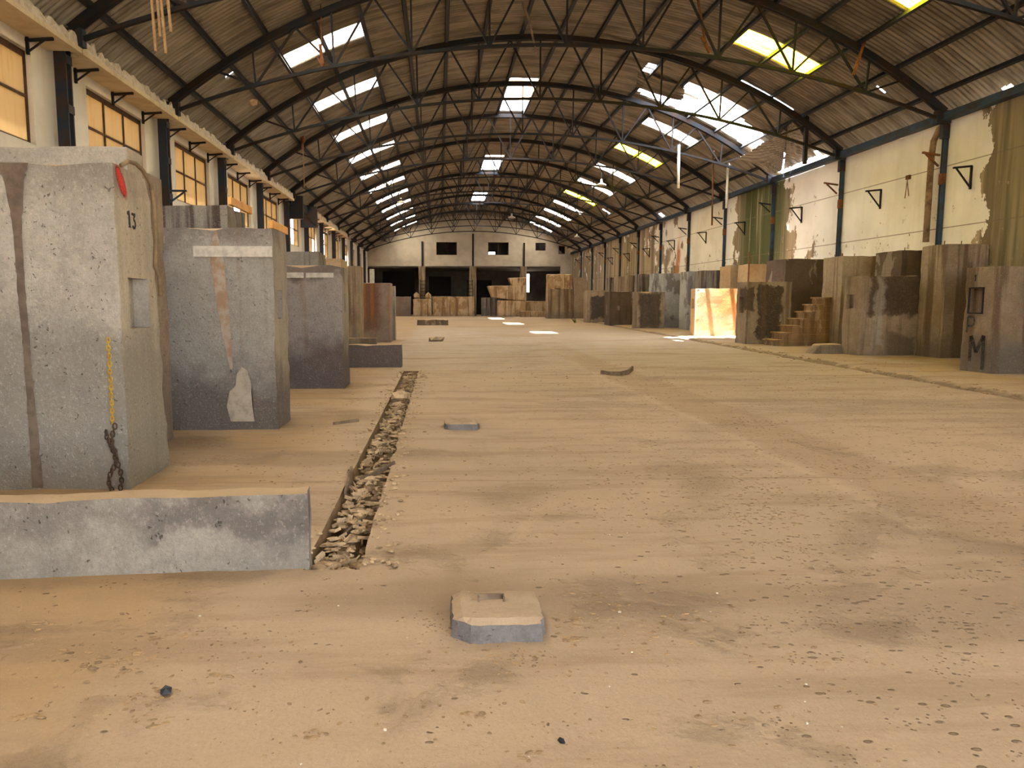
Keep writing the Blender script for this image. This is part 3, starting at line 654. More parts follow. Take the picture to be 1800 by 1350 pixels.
# ------------------------------------------------------------------ concrete vats
def block(name, label, cat, X0, X1, Y0, Y1, z, mat, group=None, recess=(), seed=0, step=.16, rough=.006, chip=.035, z0=-.05, decals=(), shear=0, round_top=0, taper=0):
    bm = bmesh.new(); o0 = Vector(((X0+X1)/2, (Y0+Y1)/2, 0))
    nx, ny, nq = [max(1, min(30, int(round(d/step)))) for d in (X1-X0, Y1-Y0, z-z0)]
    def P(i, j, k):
        return (X0+(X1-X0)*i/nx, Y0+(Y1-Y0)*j/ny, z0+(z-z0)*k/nq)
    cache = {}
    def vert(i, j, k):
        if (i, j, k) not in cache:
            x, y, q = P(i, j, k); e = (i in (0, nx)) + (j in (0, ny)) + (k == nq)
            v = Vector((x, y, q)); d = Vector((nz(x*2.1, y*2.1, q*2.1+seed), nz(x*2.1+9, y*2.1, q*2.1+seed), nz(x*2.1, y*2.1+9, q*2.1+seed)))*rough*2
            if e >= 2 and k > 0:
                c = abs(nz(x*4+seed, y*4, q*4))*chip + max(0, nz(x*1.7, y*1.7+seed, q*1.7)-.25)*chip*3
                cen = Vector(((X0+X1)/2, (Y0+Y1)/2, min(q, z-.3))); dirv = cen-v
                dirv = Vector((max(-1, min(1, dirv.x)) if i in (0, nx) else 0, max(-1, min(1, dirv.y)) if j in (0, ny) else 0, -.6 if k == nq else 0))
                d += dirv.normalized()*c
            if round_top and k == nq and i in (0, nx): v.z -= round_top
            v.y -= taper*(j/ny)*max(0, (q-z0)/(z-z0)); v += d; cache[(i, j, k)] = bm.verts.new(v-o0)
        return cache[(i, j, k)]
    for i in range(nx):
        for j in range(ny):
            bm.faces.new([vert(i, j, 0), vert(i, j+1, 0), vert(i+1, j+1, 0), vert(i+1, j, 0)])
            bm.faces.new([vert(i, j, nq), vert(i+1, j, nq), vert(i+1, j+1, nq), vert(i, j+1, nq)])
    for k in range(nq):
        for i in range(nx):
            bm.faces.new([vert(i, 0, k), vert(i+1, 0, k), vert(i+1, 0, k+1), vert(i, 0, k+1)])
            bm.faces.new([vert(i+1, ny, k), vert(i, ny, k), vert(i, ny, k+1), vert(i+1, ny, k+1)])
        for j in range(ny):
            bm.faces.new([vert(0, j+1, k), vert(0, j, k), vert(0, j, k+1), vert(0, j+1, k+1)])
            bm.faces.new([vert(nx, j, k), vert(nx, j+1, k), vert(nx, j+1, k+1), vert(nx, j, k+1)])
    me = bpy.data.meshes.new(name); bm.to_mesh(me); bm.free(); me.materials.append(M[mat])
    ob = bpy.data.objects.new(name, me); COL.objects.link(ob); ob.location = o0
    if recess:
        cuts = []
        for (x0, x1, y0, y1, q0, q1) in recess:
            mb = MB(); mb.box(x0, x1, y0, y1, q0, q1); c = mb.build('cutter', mat); cuts.append(c)
            md = ob.modifiers.new('cut', 'BOOLEAN'); md.object = c; md.solver = 'EXACT'
        dg = bpy.context.evaluated_depsgraph_get(); me2 = bpy.data.meshes.new_from_object(ob.evaluated_get(dg))
        ob.modifiers.clear(); ob.data = me2
        for c in cuts: bpy.data.objects.remove(c)
        while len(ob.data.materials) > 1: ob.data.materials.pop()
        ob.data.polygons.foreach_set('material_index', [0]*len(ob.data.polygons))
    # stains with a shape of their own: thin skins lying on the face, inside the same mesh
    if decals:
        bm = bmesh.new(); bm.from_mesh(ob.data)
        for (mt, pts) in decals:
            ob.data.materials.append(M[mt]); idx = len(ob.data.materials)-1
            for poly in (pts if isinstance(pts[0], list) else [pts]):
                f = bm.faces.new([bm.verts.new(Vector(p)-o0) for p in poly]); f.material_index = idx
                if len(poly) > 4: bmesh.ops.triangulate(bm, faces=[f])
        bm.to_mesh(ob.data); bm.free()
    tag(ob, label, cat, group); return ob
def child(ob, par, label=None):
    ob.parent = par; ob.matrix_parent_inverse = Matrix.Translation(-Vector(par.location))
    if label: ob['label'] = label
    return ob
def ragged(cl, w, y, amp=.012, n=26, taper=None, seed=0):
    """outline of a run of tar on a face at depth y: cl = list of (x, z), w = widths"""
    L, R_ = [], []
    for i in range(n+1):
        t = i/n*(len(cl)-1); a = int(min(t, len(cl)-2)); f = t-a
        x = cl[a][0]*(1-f)+cl[a+1][0]*f; z = cl[a][1]*(1-f)+cl[a+1][1]*f; ww = w[a]*(1-f)+w[a+1]*f
        L.append((x-ww/2+amp*nz(i*.9, seed), y, z)); R_.append((x+ww/2+amp*nz(i*.9, seed+5), y, z))
    return [[L[i], R_[i], R_[i+1], L[i+1]] for i in range(n)]
GL = 'concrete wine vats along the left wall'; GR = 'concrete wine vats along the right side'
FY = 5.921
tar = ragged([(-3.24, 2.55), (-3.235, 2.42), (-3.235, 2.06), (-3.235, 1.54), (-3.225, 1.2), (-3.225, .97), (-3.215, .5), (-3.21, .02)], [.24, .15, .065, .06, .055, .055, .07, .085], FY, seed=1, n=60)
vatA = block('concrete_vat', 'tall pale concrete vat marked 13, with a red paint smear on its side', 'vat', -6.9, -2.49, 5.93, 6.84, 2.56, 'vat_pale', GL, [(-2.62, -2.3, 6.10, 6.50, 1.28, 1.69)], 1, .11, .004, .03, taper=.22, decals=[('stain', tar)])
# number 13, stencilled
def polys_on_side(name, X, polys, mat, parent, label, thick=.004, dirn=1):
    mb = MB()
    for p in polys:
        n = len(mb.v); m_ = len(p)
        for y, z in p: mb.v.append((X, y, z))
        for y, z in p: mb.v.append((X+thick*dirn, y, z))
        mb.f.append(tuple(range(n, n+m_))); mb.mi.append(0); mb.f.append(tuple(range(n+m_, n+2*m_))[::-1]); mb.mi.append(0)
        for i in range(m_):
            j = (i+1) % m_; mb.f.append((n+i, n+j, n+m_+j, n+m_+i)); mb.mi.append(0)
    return child(mb.build(name, mat), parent, label)
one = [[(6.135, 2.215), (6.158, 2.225), (6.170, 2.225), (6.178, 2.175), (6.160, 2.175), (6.148, 2.19), (6.132, 2.195)], [(6.152, 2.175), (6.176, 2.175), (6.182, 2.10), (6.160, 2.10)], [(6.148, 2.092), (6.195, 2.092), (6.195, 2.10), (6.148, 2.10)]]
def arcpoly(cy, cz, r0, r1, a0, a1, n=12):
    o = [(cy+r1*math.cos(math.radians(a0+(a1-a0)*i/n)), cz+r1*1.15*math.sin(math.radians(a0+(a1-a0)*i/n))) for i in range(n+1)]
    i_ = [(cy+r0*math.cos(math.radians(a0+(a1-a0)*i/n)), cz+r0*1.15*math.sin(math.radians(a0+(a1-a0)*i/n))) for i in range(n+1)]
    return o+i_[::-1]
three = [[(6.218, 2.215), (6.285, 2.215), (6.285, 2.19), (6.262, 2.172), (6.250, 2.172), (6.256, 2.192), (6.218, 2.196)], arcpoly(6.252, 2.128, .020, .038, -150, 95)]
polys_on_side('painted_number', -2.487, [[(y, z) for y, z in p] for p in one+three], 'black', vatA, 'black stencilled number 13')
red = [[(5.96, 2.56), (6.06, 2.56), (6.14, 2.44), (6.16, 2.30), (6.08, 2.29), (6.0, 2.36), (5.95, 2.46)]]
polys_on_side('paint_smear', -2.487, red, 'red', vatA, 'red sprayed smear', .003)
mb = MB(); mb.tube([(-2.46, 6.0, 2.55), (-2.44, 6.10, 2.60), (-2.44, 6.24, 2.605), (-2.45, 6.40, 2.58), (-2.45, 6.56, 2.50), (-2.455, 6.63, 2.33), (-2.455, 6.635, 2.05), (-2.46, 6.60, 1.80), (-2.45, 6.66, 1.72), (-2.455, 6.68, 1.55)], .018, 8)
tag(mb.build('cable', 'cable', origin=(-2.45, 6.4, 1.6), smooth=True), 'brown dusty cable hooped over the side of vat 13', 'cable')

def link(mb, c, L, w, r, ang):
    pts = []; n = 14
    for i in range(n+1):
        a = 2*math.pi*i/n; u = math.cos(a)*w; v = math.sin(a)*L
        pts.append((c[0]+u*math.cos(ang), c[1]+u*math.sin(ang), c[2]+v))
    mb.tube(pts, r, 6, False)
mb = MB(); z = 1.20
for i in range(22): link(mb, (-2.585-.002*math.sin(i), 5.895, z), .022, .012, .0045, (i % 2)*math.pi/2+.4); z -= .031
tag(mb.build('yellow_chain', 'yellow', origin=(-2.585, 5.895, .5), smooth=True), 'yellow chain hanging on the front of vat 13', 'chain')
mb = MB(); z = .52
for i in range(17):
    link(mb, (-2.565-.03*math.sin(i*.35), 5.885, z), .024, .014, .006, (i % 2)*math.pi/2+.4)
    if z < .5: link(mb, (-2.60-.035*math.sin(i*.5+1), 5.885, z-.02), .024, .014, .006, (i % 2)*math.pi/2+.9)
    z -= .031
tag(mb.build('iron_chain', 'chain', origin=(-2.58, 5.885, 0), smooth=True), 'dark rusty doubled chain hanging under the yellow chain to the floor', 'chain')

block('concrete_vat', 'pale concrete vat showing just above and behind vat 13', 'vat', -6.9, -2.80, 6.95, 7.35, 2.88, 'vat_pale', GL, seed=2, step=.2)
vA3 = block('concrete_vat', 'brown streaked vat corner with a grey pipe, behind vat 13', 'vat', -6.9, -2.93, 7.6, 8.18, 2.79, 'vat_brown', GL, seed=3, step=.2)
mb = MB(); mb.tube([(-2.99, 7.55, 0), (-2.99, 7.55, 2.74)], .045, 10); mb.lathe([(.0, .0), (.06, 0), (.06, .12), (0, .12)], (-2.99, 7.55, 2.62), 12)
tag(mb.build('grey_pipe', 'strip', origin=(-2.99, 7.55, 0)), 'upright grey pipe with a collar standing behind vat 13', 'pipe')
block('concrete_vat', 'dark wine stained vat rising behind the grey vat', 'vat', -6.9, -3.04, 11.0, 12.0, 2.88, 'vat_stained', GL, seed=4)
FB = 8.689
run = ragged([(-2.55, 2.30), (-2.54, 2.0), (-2.50, 1.5), (-2.46, 1.1), (-2.42, .72)], [.03, .15, .13, .10, .03], FB, seed=3, n=30)
pale = [(-2.47+.02, FB, .10), (-2.49, FB, .28), (-2.45, FB, .46), (-2.38, FB, .52), (-2.36, FB, .66), (-2.30, FB, .74), (-2.24, FB, .70), (-2.20, FB, .55), (-2.20, FB, .35), (-2.17, FB, .10)]
vatB = block('concrete_vat', 'grey vat with a pale mortar strip and brown run, second in the left row', 'vat', -6.9, -1.90, 8.70, 9.45, 2.34, 'vat_grey', GL, [(-2.12, -1.7, 8.84, 9.12, 1.30, 1.635)], 5, .12, .004, .03,
    decals=[('runbrown', run), ('chalk', pale)])
mb = MB()
ns = 14
for i in range(ns):
    a, b = -2.80+.89*i/ns, -2.80+.89*(i+1)/ns; mb.box(a, b, 8.68, 8.71, 2.008+.006*nz(i, 1), 2.13+.008*nz(i, 4))
child(mb.build('mortar_strip', 'strip'), vatB, 'pale mortar strip')
mb = MB(); mb.box(-3.24, -3.12, 8.675, 8.71, 2.16, 2.24); child(mb.build('mortar_pad', 'strip'), vatB)
vatC = block('concrete_vat', 'mauve grey vat with rounded corner, third in the left row', 'vat', -6.9, -1.65, 12.82, 13.65, 2.12, 'vat_mauve', GL, [(-1.85, -1.5, 13.0, 13.2, 1.30, 1.63)], 6, .16, .005, .04, round_top=.03)
mb = MB(); mb.box(-2.78, -2.30, 12.80, 12.83, 1.90, 1.99); mb.box(-2.26, -1.80, 12.80, 12.83, 1.905, 1.985); child(mb.build('mortar_strip', 'strip'), vatC)
block('concrete_vat', 'dark grey vat top showing behind the third vat of the left row', 'vat', -6.9, -2.44, 15.3, 16.3, 2.51, 'vat_stained', GL, seed=7)
block('concrete_vat', 'orange stained vat top beside the dark grey one, left row', 'vat', -6.9, -2.29, 17.55, 18.9, 2.50, 'vat_orange', GL, seed=8)
block('concrete_vat', 'pinkish narrow vat behind the orange stained vat, left row', 'vat', -6.9, -2.22, 20.9, 22.0, 2.49, 'vat_warm', GL, seed=9)
vD = block('concrete_vat', 'rust streaked vat behind the low kerb, farthest big one in left row', 'vat', -6.9, -1.79, 27.35, 28.9, 2.18, 'vat_rust', GL, seed=10)
block('concrete_slab', 'pale thin slab standing against the far side of the rust streaked vat', 'slab', -3.4, -1.70, 29.0, 29.3, 2.1, 'vat_pale', seed=11)
block('low_wall', 'low grey kerb wall in front of the rust streaked vat', 'low wall', -6.9, -.86, 17.83, 18.05, .52, 'vat_mauve', seed=12, chip=.05) if False else None
block('low_wall', 'low brown grey wall between the third vat and the rusty vat', 'low wall', -6.9, -.86, 16.9, 17.25, .52, 'vat_mauve', seed=12, chip=.05)
block('low_wall', 'shorter thin low wall just behind the brown grey low wall', 'low wall', -6.9, -1.65, 19.6, 19.85, .54, 'vat_warm', seed=13)
lw = block('low_wall', 'long low concrete wall in the left foreground in front of vat 13', 'low wall', -4.2, -.75, 4.09, 4.27, .43, 'low_wall', seed=14, step=.09, rough=.004, chip=.025)
lw.rotation_euler = (0, 0, math.radians(4.0)); lw.location.y -= .12; lw.location.x += .005
# planks resting on the vats
mb = MB(); mb.bar((-2.98, 10.9, 2.93), (-2.98, 12.1, 2.93), .05, .11, up=(1, 0, 0)); tag(mb.build('wooden_plank', 'plank', origin=(-2.98, 11.5, 2.9), bevel=.004), 'orange plank on the dark wine stained vat', 'plank')
mb = MB(); mb.bar((-1.93, 8.75, 2.385), (-1.93, 9.6, 2.385), .05, .09, up=(1, 0, 0)); tag(mb.build('wooden_plank', 'plank', origin=(-1.93, 9.2, 2.34), bevel=.004), 'orange plank lying on the outer edge of the grey vat', 'plank')

# right side
def rblock(lab, Xc, Xo, Yf, t, z, mat, rec=(), seed=0, step=.2, **kw): return block('concrete_vat', lab, 'vat', Xc, Xo, Yf, Yf+t, z, mat, GR, rec, seed, step, **kw)
R1 = rblock('warm grey vat marked 1 with grey sprayed letters, nearest on the right', 11.20, 13.95, 14.55, .87, 2.21, 'vat_warm', [(11.0, 11.27, 14.87, 15.25, 1.27, 1.77)], 21, .12)
polys_on_side('painted_number', 11.185, [[(15.10, 2.06), (15.125, 2.06), (15.125, 1.92), (15.10, 1.92)], [(15.125, 2.06), (15.15, 2.03), (15.15, 2.01), (15.125, 2.03)]], 'black', R1, 'small black number 1', .004, -1)
def stroke(pts, w, n=1):
    out = []
    for (a, b), (c, d) in zip(pts, pts[1:]):
        L = math.hypot(c-a, d-b); px, pz = -(d-b)/L*w/2, (c-a)/L*w/2
        out.append([(a+px, b+pz), (c+px, d+pz), (c-px, d-pz), (a-px, b-pz)])
    return out
P_ = stroke([(15.26, .85), (15.26, 1.18)], .05)+stroke([(15.26, 1.18), (15.08, 1.18), (15.05, 1.08), (15.10, .99), (15.26, .99)], .05)
Mm = stroke([(15.12, .25), (15.12, .78), (14.95, .45), (14.76, .80), (14.74, .10)], .09)
polys_on_side('sprayed_letters', 11.186, P_+Mm, 'greyspray', R1, 'blurred grey sprayed letters P M', .003, -1)
mb = MB(); mb.box(11.17, 11.20, 14.845, 14.87, 1.245, 1.795); mb.box(11.17, 11.20, 15.25, 15.275, 1.245, 1.795); mb.box(11.17, 11.20, 14.845, 15.275, 1.77, 1.795); mb.box(11.17, 11.20, 14.845, 15.275, 1.245, 1.27); child(mb.build('hatch_frame', 'steel'), R1)
rblock('tall warm vat against the right wall behind the vat marked 1', 13.0, 14.1, 18.65, 1.02, 2.97, 'vat_warm', (), 22)
rblock('tall vat darkened by painted shade between the tall warm vat and the hatch vat', 13.25, 14.1, 20.9, 1.3, 2.96, 'vat_darker', (), 23)  # shade on this vat is put into its dark colour
R3 = rblock('dark topped vat with a small square hatch hole on its pale side', 11.42, 13.15, 19.72, .85, 2.19, 'vat_hatch', [(11.2, 11.55, 20.05, 20.42, 1.30, 1.69)], 24, .14)
rblock('tall brown vat against the wall above the dark topped vat', 13.0, 14.1, 23.6, 1.2, 2.96, 'vat_brown', (), 25)
RW = rblock('tall dark brown vat behind the concrete stairs', 12.55, 14.1, 26.6, 1.6, 3.04, 'vat_darker', (), 26)
rblock('blotched dark and cream vat left of the concrete stairs', 10.63, 12.2, 25.3, .9, 2.18, 'vat_dark', [(10.4, 10.75, 25.5, 25.95, 1.1, 1.65)], 27, .16)
st = MB()
for i in range(7):
    x0 = 11.15+.27*i; st.box(x0, 12.97, 24.15, 25.0, -.02 if i == 0 else .235*i-.05, .235*(i+1)-.05)
    st.box(x0-.05, x0+.30, 24.12, 25.03, .235*(i+1)-.05, .235*(i+1))
tag(st.build('concrete_stairs', 'vat_mud', origin=(12, 24.6, 0), bevel=.012), 'worn concrete stairs climbing right between the dark vats', 'stairs')
st = MB(); n = 0
st.hexa([(10.45, 20.35, -.03), (11.38, 20.35, -.03), (11.38, 20.85, -.03), (10.45, 20.85, -.03), (10.72, 20.38, .30), (11.36, 20.38, .31), (11.36, 20.82, .31), (10.72, 20.82, .30)])
tag(st.build('concrete_stub', 'vat_warm', origin=(10.9, 20.6, 0), bevel=.05), 'low sloping concrete stub beside the hatch vat', 'stub')
rblock('bright orange and cream vat in the sunlight under the roof hole', 10.94, 13.0, 31.24, .75, 2.05, 'vat_orange', [(10.7, 11.05, 31.5, 31.9, 1.2, 1.62)], 28, .16)
rblock('tall sunlit cream vat by the wall, right one of the bright pair', 13.27, 14.1, 31.6, 1.1, 3.10, 'vat_orange', (), 29)
rblock('tall sunlit cream vat by the wall, left one of the bright pair', 13.30, 14.1, 33.6, 1.3, 3.15, 'vat_orange', (), 30)
wl = [(12.85, 35.78, 3.01, 'vat_stained', 'grey tall vat with a dark run down it, next after the bright pair'), (12.85, 38.04, 3.05, 'vat_blue', 'plain bluish tall vat beside the one with the dark run'), (12.5, 41.2, 3.06, 'vat_blue', 'wide bluish grey tall vat behind the black and white front vat'), (12.84, 43.9, 3.16, 'vat_blue', 'narrow pale blue vat in the back right row'), (12.84, 47.3, 3.26, 'vat_stained', 'dark holed vat in the back right row'), (12.84, 50.2, 3.26, 'vat_warm', 'cream brown vat in the back right row'), (12.84, 53.1, 3.3, 'vat_brown', 'brown vat far along the back right row'), (12.84, 55.6, 3.3, 'vat_stained', 'last dark vat far along the back right row')]
for i, (x, y, z, mt, lab) in enumerate(wl): rblock(lab, x, 14.1, y, 1.3, z, mt, (), 31+i, .3)
rblock('black and white blotched front vat, middle of the right row', 10.78, 12.45, 40.54, .6, 2.03, 'vat_dark', (), 40, .25)
rblock('dark brown front vat left of the black and white blotched one', 10.73, 12.3, 46.42, 1.5, 2.12, 'vat_darker', (), 41, .25)
rblock('charcoal front vat with a cream rim, leftmost dark one of right row', 10.55, 12.1, 52.79, 1.2, 2.3, 'vat_dark', (), 42, .25)
rblock('ragged topped mud caked vat, far end of the right row', 9.59, 11.84, 65.29, 1.6, 2.60, 'vat_warm', (), 43, .3)
v = block('mud_layer', 'crumbling ochre layer capping the farthest right vat', 'rubble cap', 9.6, 11.83, 65.6, 66.85, 3.90, 'vat_mud', None, (), 44, .25, .03, .12, z0=2.60)
rblock('brown tall vat right of the mud caked vat', 11.88, 13.0, 65.2, 1.6, 3.59, 'vat_brown', (), 45, .3)
# rebar stubs on the vat tops
pins = [(13.15, 19.0, 2.96), (13.6, 19.0, 2.96), (13.2, 24.0, 2.95), (13.6, 24.0, 2.95), (11.9, 20.1, 2.18), (12.5, 20.1, 2.18), (11.5, 25.7, 2.17), (12.0, 25.7, 2.17), (12.9, 26.9, 3.03), (13.4, 26.9, 3.03), (13.5, 31.9, 3.09), (13.8, 31.9, 3.09), (11.8, 31.5, 2.04), (13.5, 21.2, 2.95)]
for i, (x, y, z) in enumerate(pins):
    mb = MB(); mb.tube([(x, y, z-.03), (x+.01, y, z+.11)], .012, 6)
    o = mb.build('rebar_stub', 'rust', origin=(x, y, z)); par = min([b for b in COL.objects if b.name.startswith('concrete_vat')], key=lambda b: (b.location.x-x)**2*.6+(b.location.y-y)**2)
    child(o, par)
mb = MB(); mb.tube([(13.22, 31.45, 0), (13.24, 31.45, 3.6)], .03, 8); tag(mb.build('rusty_rod', 'rust', origin=(13.23, 31.5, 2.0)), 'rusty upright rod between the two bright cream vats', 'rod')

# ------------------------------------------------------------------ far end
def pillar(x0, x1, lab):
    mb = MB(); mb.box(x0, x1, END-.05, END+.45, 0, 5.2); tag(mb.build('concrete_pillar', 'vat_warm', origin=((x0+x1)/2, END, 0), bevel=.02), lab, 'pillar', 'pillars under the far wall')
pillar(-2.15, -1.45, 'concrete pillar under the far wall, left of the three'); pillar(3.2, 3.95, 'concrete pillar under the far wall, middle of the three'); pillar(8.6, 9.3, 'concrete pillar under the far wall, right of the three')
mb = MB(); mb.box(-7.3, -6.8, END-.05, END+.35, 0, 4.9); tag(mb.build('white_post', 'white', origin=(-7.05, END, 0)), 'bright white post in the far left corner', 'post')
for x, lab in ((-1.75, 'left'), (3.58, 'middle'), (8.98, 'right')):
    zt = ZC+math.sqrt(17.0**2-(x-CX)**2)-1.6
    mb = MB(); mb.box(x-.09, x+.09, END-.16, END-.04, 5.2, zt); tag(mb.build('steel_post', 'steel', origin=(x, END-.1, 5.2)), 'dark steel post on the far wall above the %s pillar' % lab, 'post', 'steel posts on the far wall')
for x, lab in ((-1.7, 'left'), (3.25, 'middle'), (8.85, 'right')):
    r = empty('metal_ladder', (x, END-.35, 0)); tag(r, 'small black metal ladder against the %s far pillar' % lab, 'ladder', 'metal ladders at the far pillars')
    for d in (-.28, .28):
        mb = MB(); mb.box(x+d-.03, x+d+.03, END-.38, END-.32, 0, 3.8); child(mb.build('rail', 'steel'), r)
    for j in range(6):
        mb = MB(); mb.box(x-.28, x+.28, END-.37, END-.33, 1.75+j*.37, 1.80+j*.37); child(mb.build('rung', 'steel'), r)
block('low_wall', 'mud caked parapet across the far end, left stretch', 'low wall', -7.2, -2.9, 76.4, 77.2, 2.0, 'vat_rust', seed=50, step=.35, chip=.06)
block('low_wall', 'mud caked parapet across the far end, centre stretch', 'low wall', -.7, 3.6, 76.4, 77.2, 2.0, 'vat_mud', seed=51, step=.35, chip=.06)
block('low_wall', 'grey brown parapet between the middle pillar and ragged block', 'low wall', 4.4, 6.2, 77.4, 78.2, 1.9, 'vat_stained', seed=52, step=.35, chip=.06)
block('low_wall', 'low brown parapet right of the ragged block', 'low wall', 9.0, 12.6, 77.2, 78.0, 1.55, 'vat_mud', seed=53, step=.35, chip=.08)
b = block('concrete_block', 'mud caked block with two round knobs, far end left', 'block', -2.65, -.80, 75.6, 76.3, 1.75, 'vat_mud', seed=54, step=.25, rough=.03, chip=.1)
for x in (-2.3, -1.1):
    mb = MB(); mb.rock((x, 75.9, 1.95), .36, .32, .5, x); child(mb.build('knob', 'vat_mud'), b)
mb = MB()
mb.hexa([(5.9, 74.5, 0), (8.7, 74.5, 0), (8.7, 76.0, 0), (5.9, 76.0, 0), (5.9, 74.5, 1.6), (8.7, 74.5, 1.6), (8.7, 76.0, 1.6), (5.9, 76.0, 1.6)])
mb.hexa([(5.3, 74.45, 1.9), (8.7, 74.45, 1.5), (8.7, 76.05, 1.5), (5.3, 76.05, 1.9), (4.85, 74.4, 3.05), (8.7, 74.4, 3.1), (8.7, 76.1, 3.1), (4.85, 76.1, 3.05)])
mb.hexa([(7.3, 74.6, 3.05), (8.75, 74.6, 3.05), (8.75, 75.9, 3.05), (7.3, 75.9, 3.05), (6.95, 74.5, 3.85), (8.8, 74.5, 3.9), (8.8, 76.0, 3.9), (6.95, 76.0, 3.85)])
o = mb.build('concrete_block', 'vat_mud', origin=(7, 75, 0), bevel=.08); tag(o, 'big ragged overhanging brown block at the far end', 'block')
block('concrete_slab', 'low flat ochre slab on the floor at the far end', 'slab', 7.9, 10.9, 71.6, 73.2, .55, 'vat_mud', seed=56, step=.3)
block('timber_beam', 'dark thick beam lying on the floor far ahead', 'beam', -1.4, .57, 46.9, 47.6, .36, 'vat_darker', seed=57, step=.15, chip=.06, z0=0)

# ------------------------------------------------------------------ footings on the aisle floor
def footing(x0, x1, y0, y1, z, lab, seed):
    n = 10; mb = MB(); verts = {}
    for i in range(n+1):
        for j in range(n+1):
            u, w = i/n, j/n; x, y = x0+(x1-x0)*u, y0+(y1-y0)*w
            e = min(u, 1-u, w, 1-w); x += .012*nz(i*.8, j*.8, seed); y += .012*nz(i*.8+7, j*.8, seed)
            if i == n and j < 2: x -= .02; 
            if i < 2 and j < 2: x += .03*(2-i)/2*(2-j)/2; y += .05*(2-i)/2*(2-j)/2
            verts[i, j] = len(mb.v); mb.v.append((x, y, z-(.018 if e == 0 else 0)+.006*nz(x*12, y*12, seed)))
    for i in range(n):
        for j in range(n): mb.f.append((verts[i, j], verts[i+1, j], verts[i+1, j+1], verts[i, j+1])); mb.mi.append(1)
    ring = [(i, 0) for i in range(n)]+[(n, j) for j in range(n)]+[(i, n) for i in range(n, 0, -1)]+[(0, j) for j in range(n, 0, -1)]
    low = {}
    for k in ring:
        x, y, q = mb.v[verts[k]]; cx_, cy_ = (x0+x1)/2, (y0+y1)/2
        low[k] = len(mb.v); mb.v.append((cx_+(x-cx_)*1.05, cy_+(y-cy_)*1.05, -.02))
    for a, b in zip(ring, ring[1:]+ring[:1]): mb.f.append((low[a], low[b], verts[b], verts[a])); mb.mi.append(0)
    return tag(mb.build('concrete_footing', ['footing', 'floor'], origin=((x0+x1)/2, (y0+y1)/2, 0)), lab, 'footing')
f1 = footing(.055, .465, 3.12, 3.50, .098, 'square grey concrete footing with a rusty iron stub, foreground aisle', 1)
mb = MB(); mb.box(.175, .30, 3.36, 3.367, .095, .125); mb.box(.175, .182, 3.33, 3.367, .095, .12); mb.box(.293, .30, 3.33, 3.367, .095, .122); mb.box(.18, .295, 3.367, 3.40, .096, .10)
child(mb.build('iron_stub', 'darkwood'), f1, 'rusty cut channel iron')
footing(.06, .46, 8.56, 8.98, .085, 'worn low concrete footing further up the aisle, second of the row', 2)
mb = MB(); mb.rock((-.12, 28.1, .05), .30, .25, .17, 3); tag(mb.build('concrete_lump', 'vat_brown', origin=(-.12, 28.1, 0)), 'small brown lump on the aisle floor near the rust streaked vat', 'lump')
# curved scrap and loose stones
mb = MB(); pts = [(3.36, 15.2, .03), (3.5, 15.02, .02), (3.72, 15.0, .02), (3.92, 15.18, .04), (4.08, 15.42, .10)]
for a, b in zip(pts, pts[1:]): mb.bar(a, b, .10, .035, up=(0, 0, 1))
tag(mb.build('curved_board', 'darkwood', origin=(3.7, 15.1, 0)), 'curved broken board lying on the aisle floor', 'board')
mb = MB(); mb.rock((-1.056, 2.74, .012), .026, .024, .022, 5, rot=.4); tag(mb.build('black_stone', 'stone', origin=(-1.056, 2.74, 0)), 'small glossy black stone on the dusty floor, lower left', 'stone')
mb = MB(); mb.rock((.411, 2.36, .006), .010, .016, .012, 6, rot=.6); tag(mb.build('black_stone', 'stone', origin=(.411, 2.36, 0)), 'tiny black shard on the floor near the bottom middle', 'stone')
mb = MB(); mb.rock((-.60, 11.4, .03), .17, .2, .13, 8); tag(mb.build('rock', 'chip2', origin=(-.6, 11.4, -.1)), 'largest rock lying in the far part of the trench', 'rock')
for i, (a, b, lab) in enumerate((((-.72, 6.30, -.06), (-.42, 6.75, .01), 'dark narrow board lying slantwise across the trench'), ((-.70, 4.75, -.10), (-.56, 5.15, -.05), 'small dark board in the near end of the trench'), ((-1.30, 9.0, .01), (-1.02, 9.25, .012), 'thin stick on the floor left of the trench'), ((-.75, 5.75, -.01), (-.80, 6.6, .0), 'upright dark edging board at the left rim of the trench'))):
    mb = MB(); mb.bar(a, b, .045, .02, up=(0, 0, 1)); tag(mb.build('wooden_board', 'darkwood', origin=a), lab, 'board')
mb = MB()
for i in range(8): mb.tube([(9.6+rng(-.1, .1), 52.0, 0), (9.6+rng(-.3, .3), 52+rng(-.1, .1), rng(.2, .4))], .02, 4)
tag(mb.build('weed', 'green', origin=(9.6, 52, 0)), 'small green weed at the foot of the right row of vats', 'plant')

# rubble in the trench
mb = MB()
for i in range(900):
    t = random.random()**1.25; y = TRY0+.05+(TRY1-TRY0-.1)*t; x = rng(TRX0+.03, TRX1-.03); sc = rng(.5, 1.3)
    zt = -.13+rng(0, .10)+.04*nz(y*2, 4)
    if i % 2:
        mb.rock((x, y, zt), .030*sc*rng(.8, 2.6), .030*sc*rng(.7, 1.8), .011*sc, i*.71, False, rng(0, 3))
    else:
        a = rng(0, 3.1); L = .05*sc*rng(1, 2.2); p0 = Vector((x, y, zt+.02)); d = Vector((math.cos(a)*L, math.sin(a)*L, rng(-.02, .03)))
        p0.x = min(max(p0.x, TRX0+.05), TRX1-.05)
        mb.bar(p0-d*.5, p0+d*.5, .022*sc, .009, up=(rng(-.4, .4), .1, 1))
tag(mb.build('trench_rubble', 'chip2', origin=(-.6, 10, -.2)), 'flakes and broken bits filling the long narrow trench', 'rubble', kind='stuff')
mb = MB()
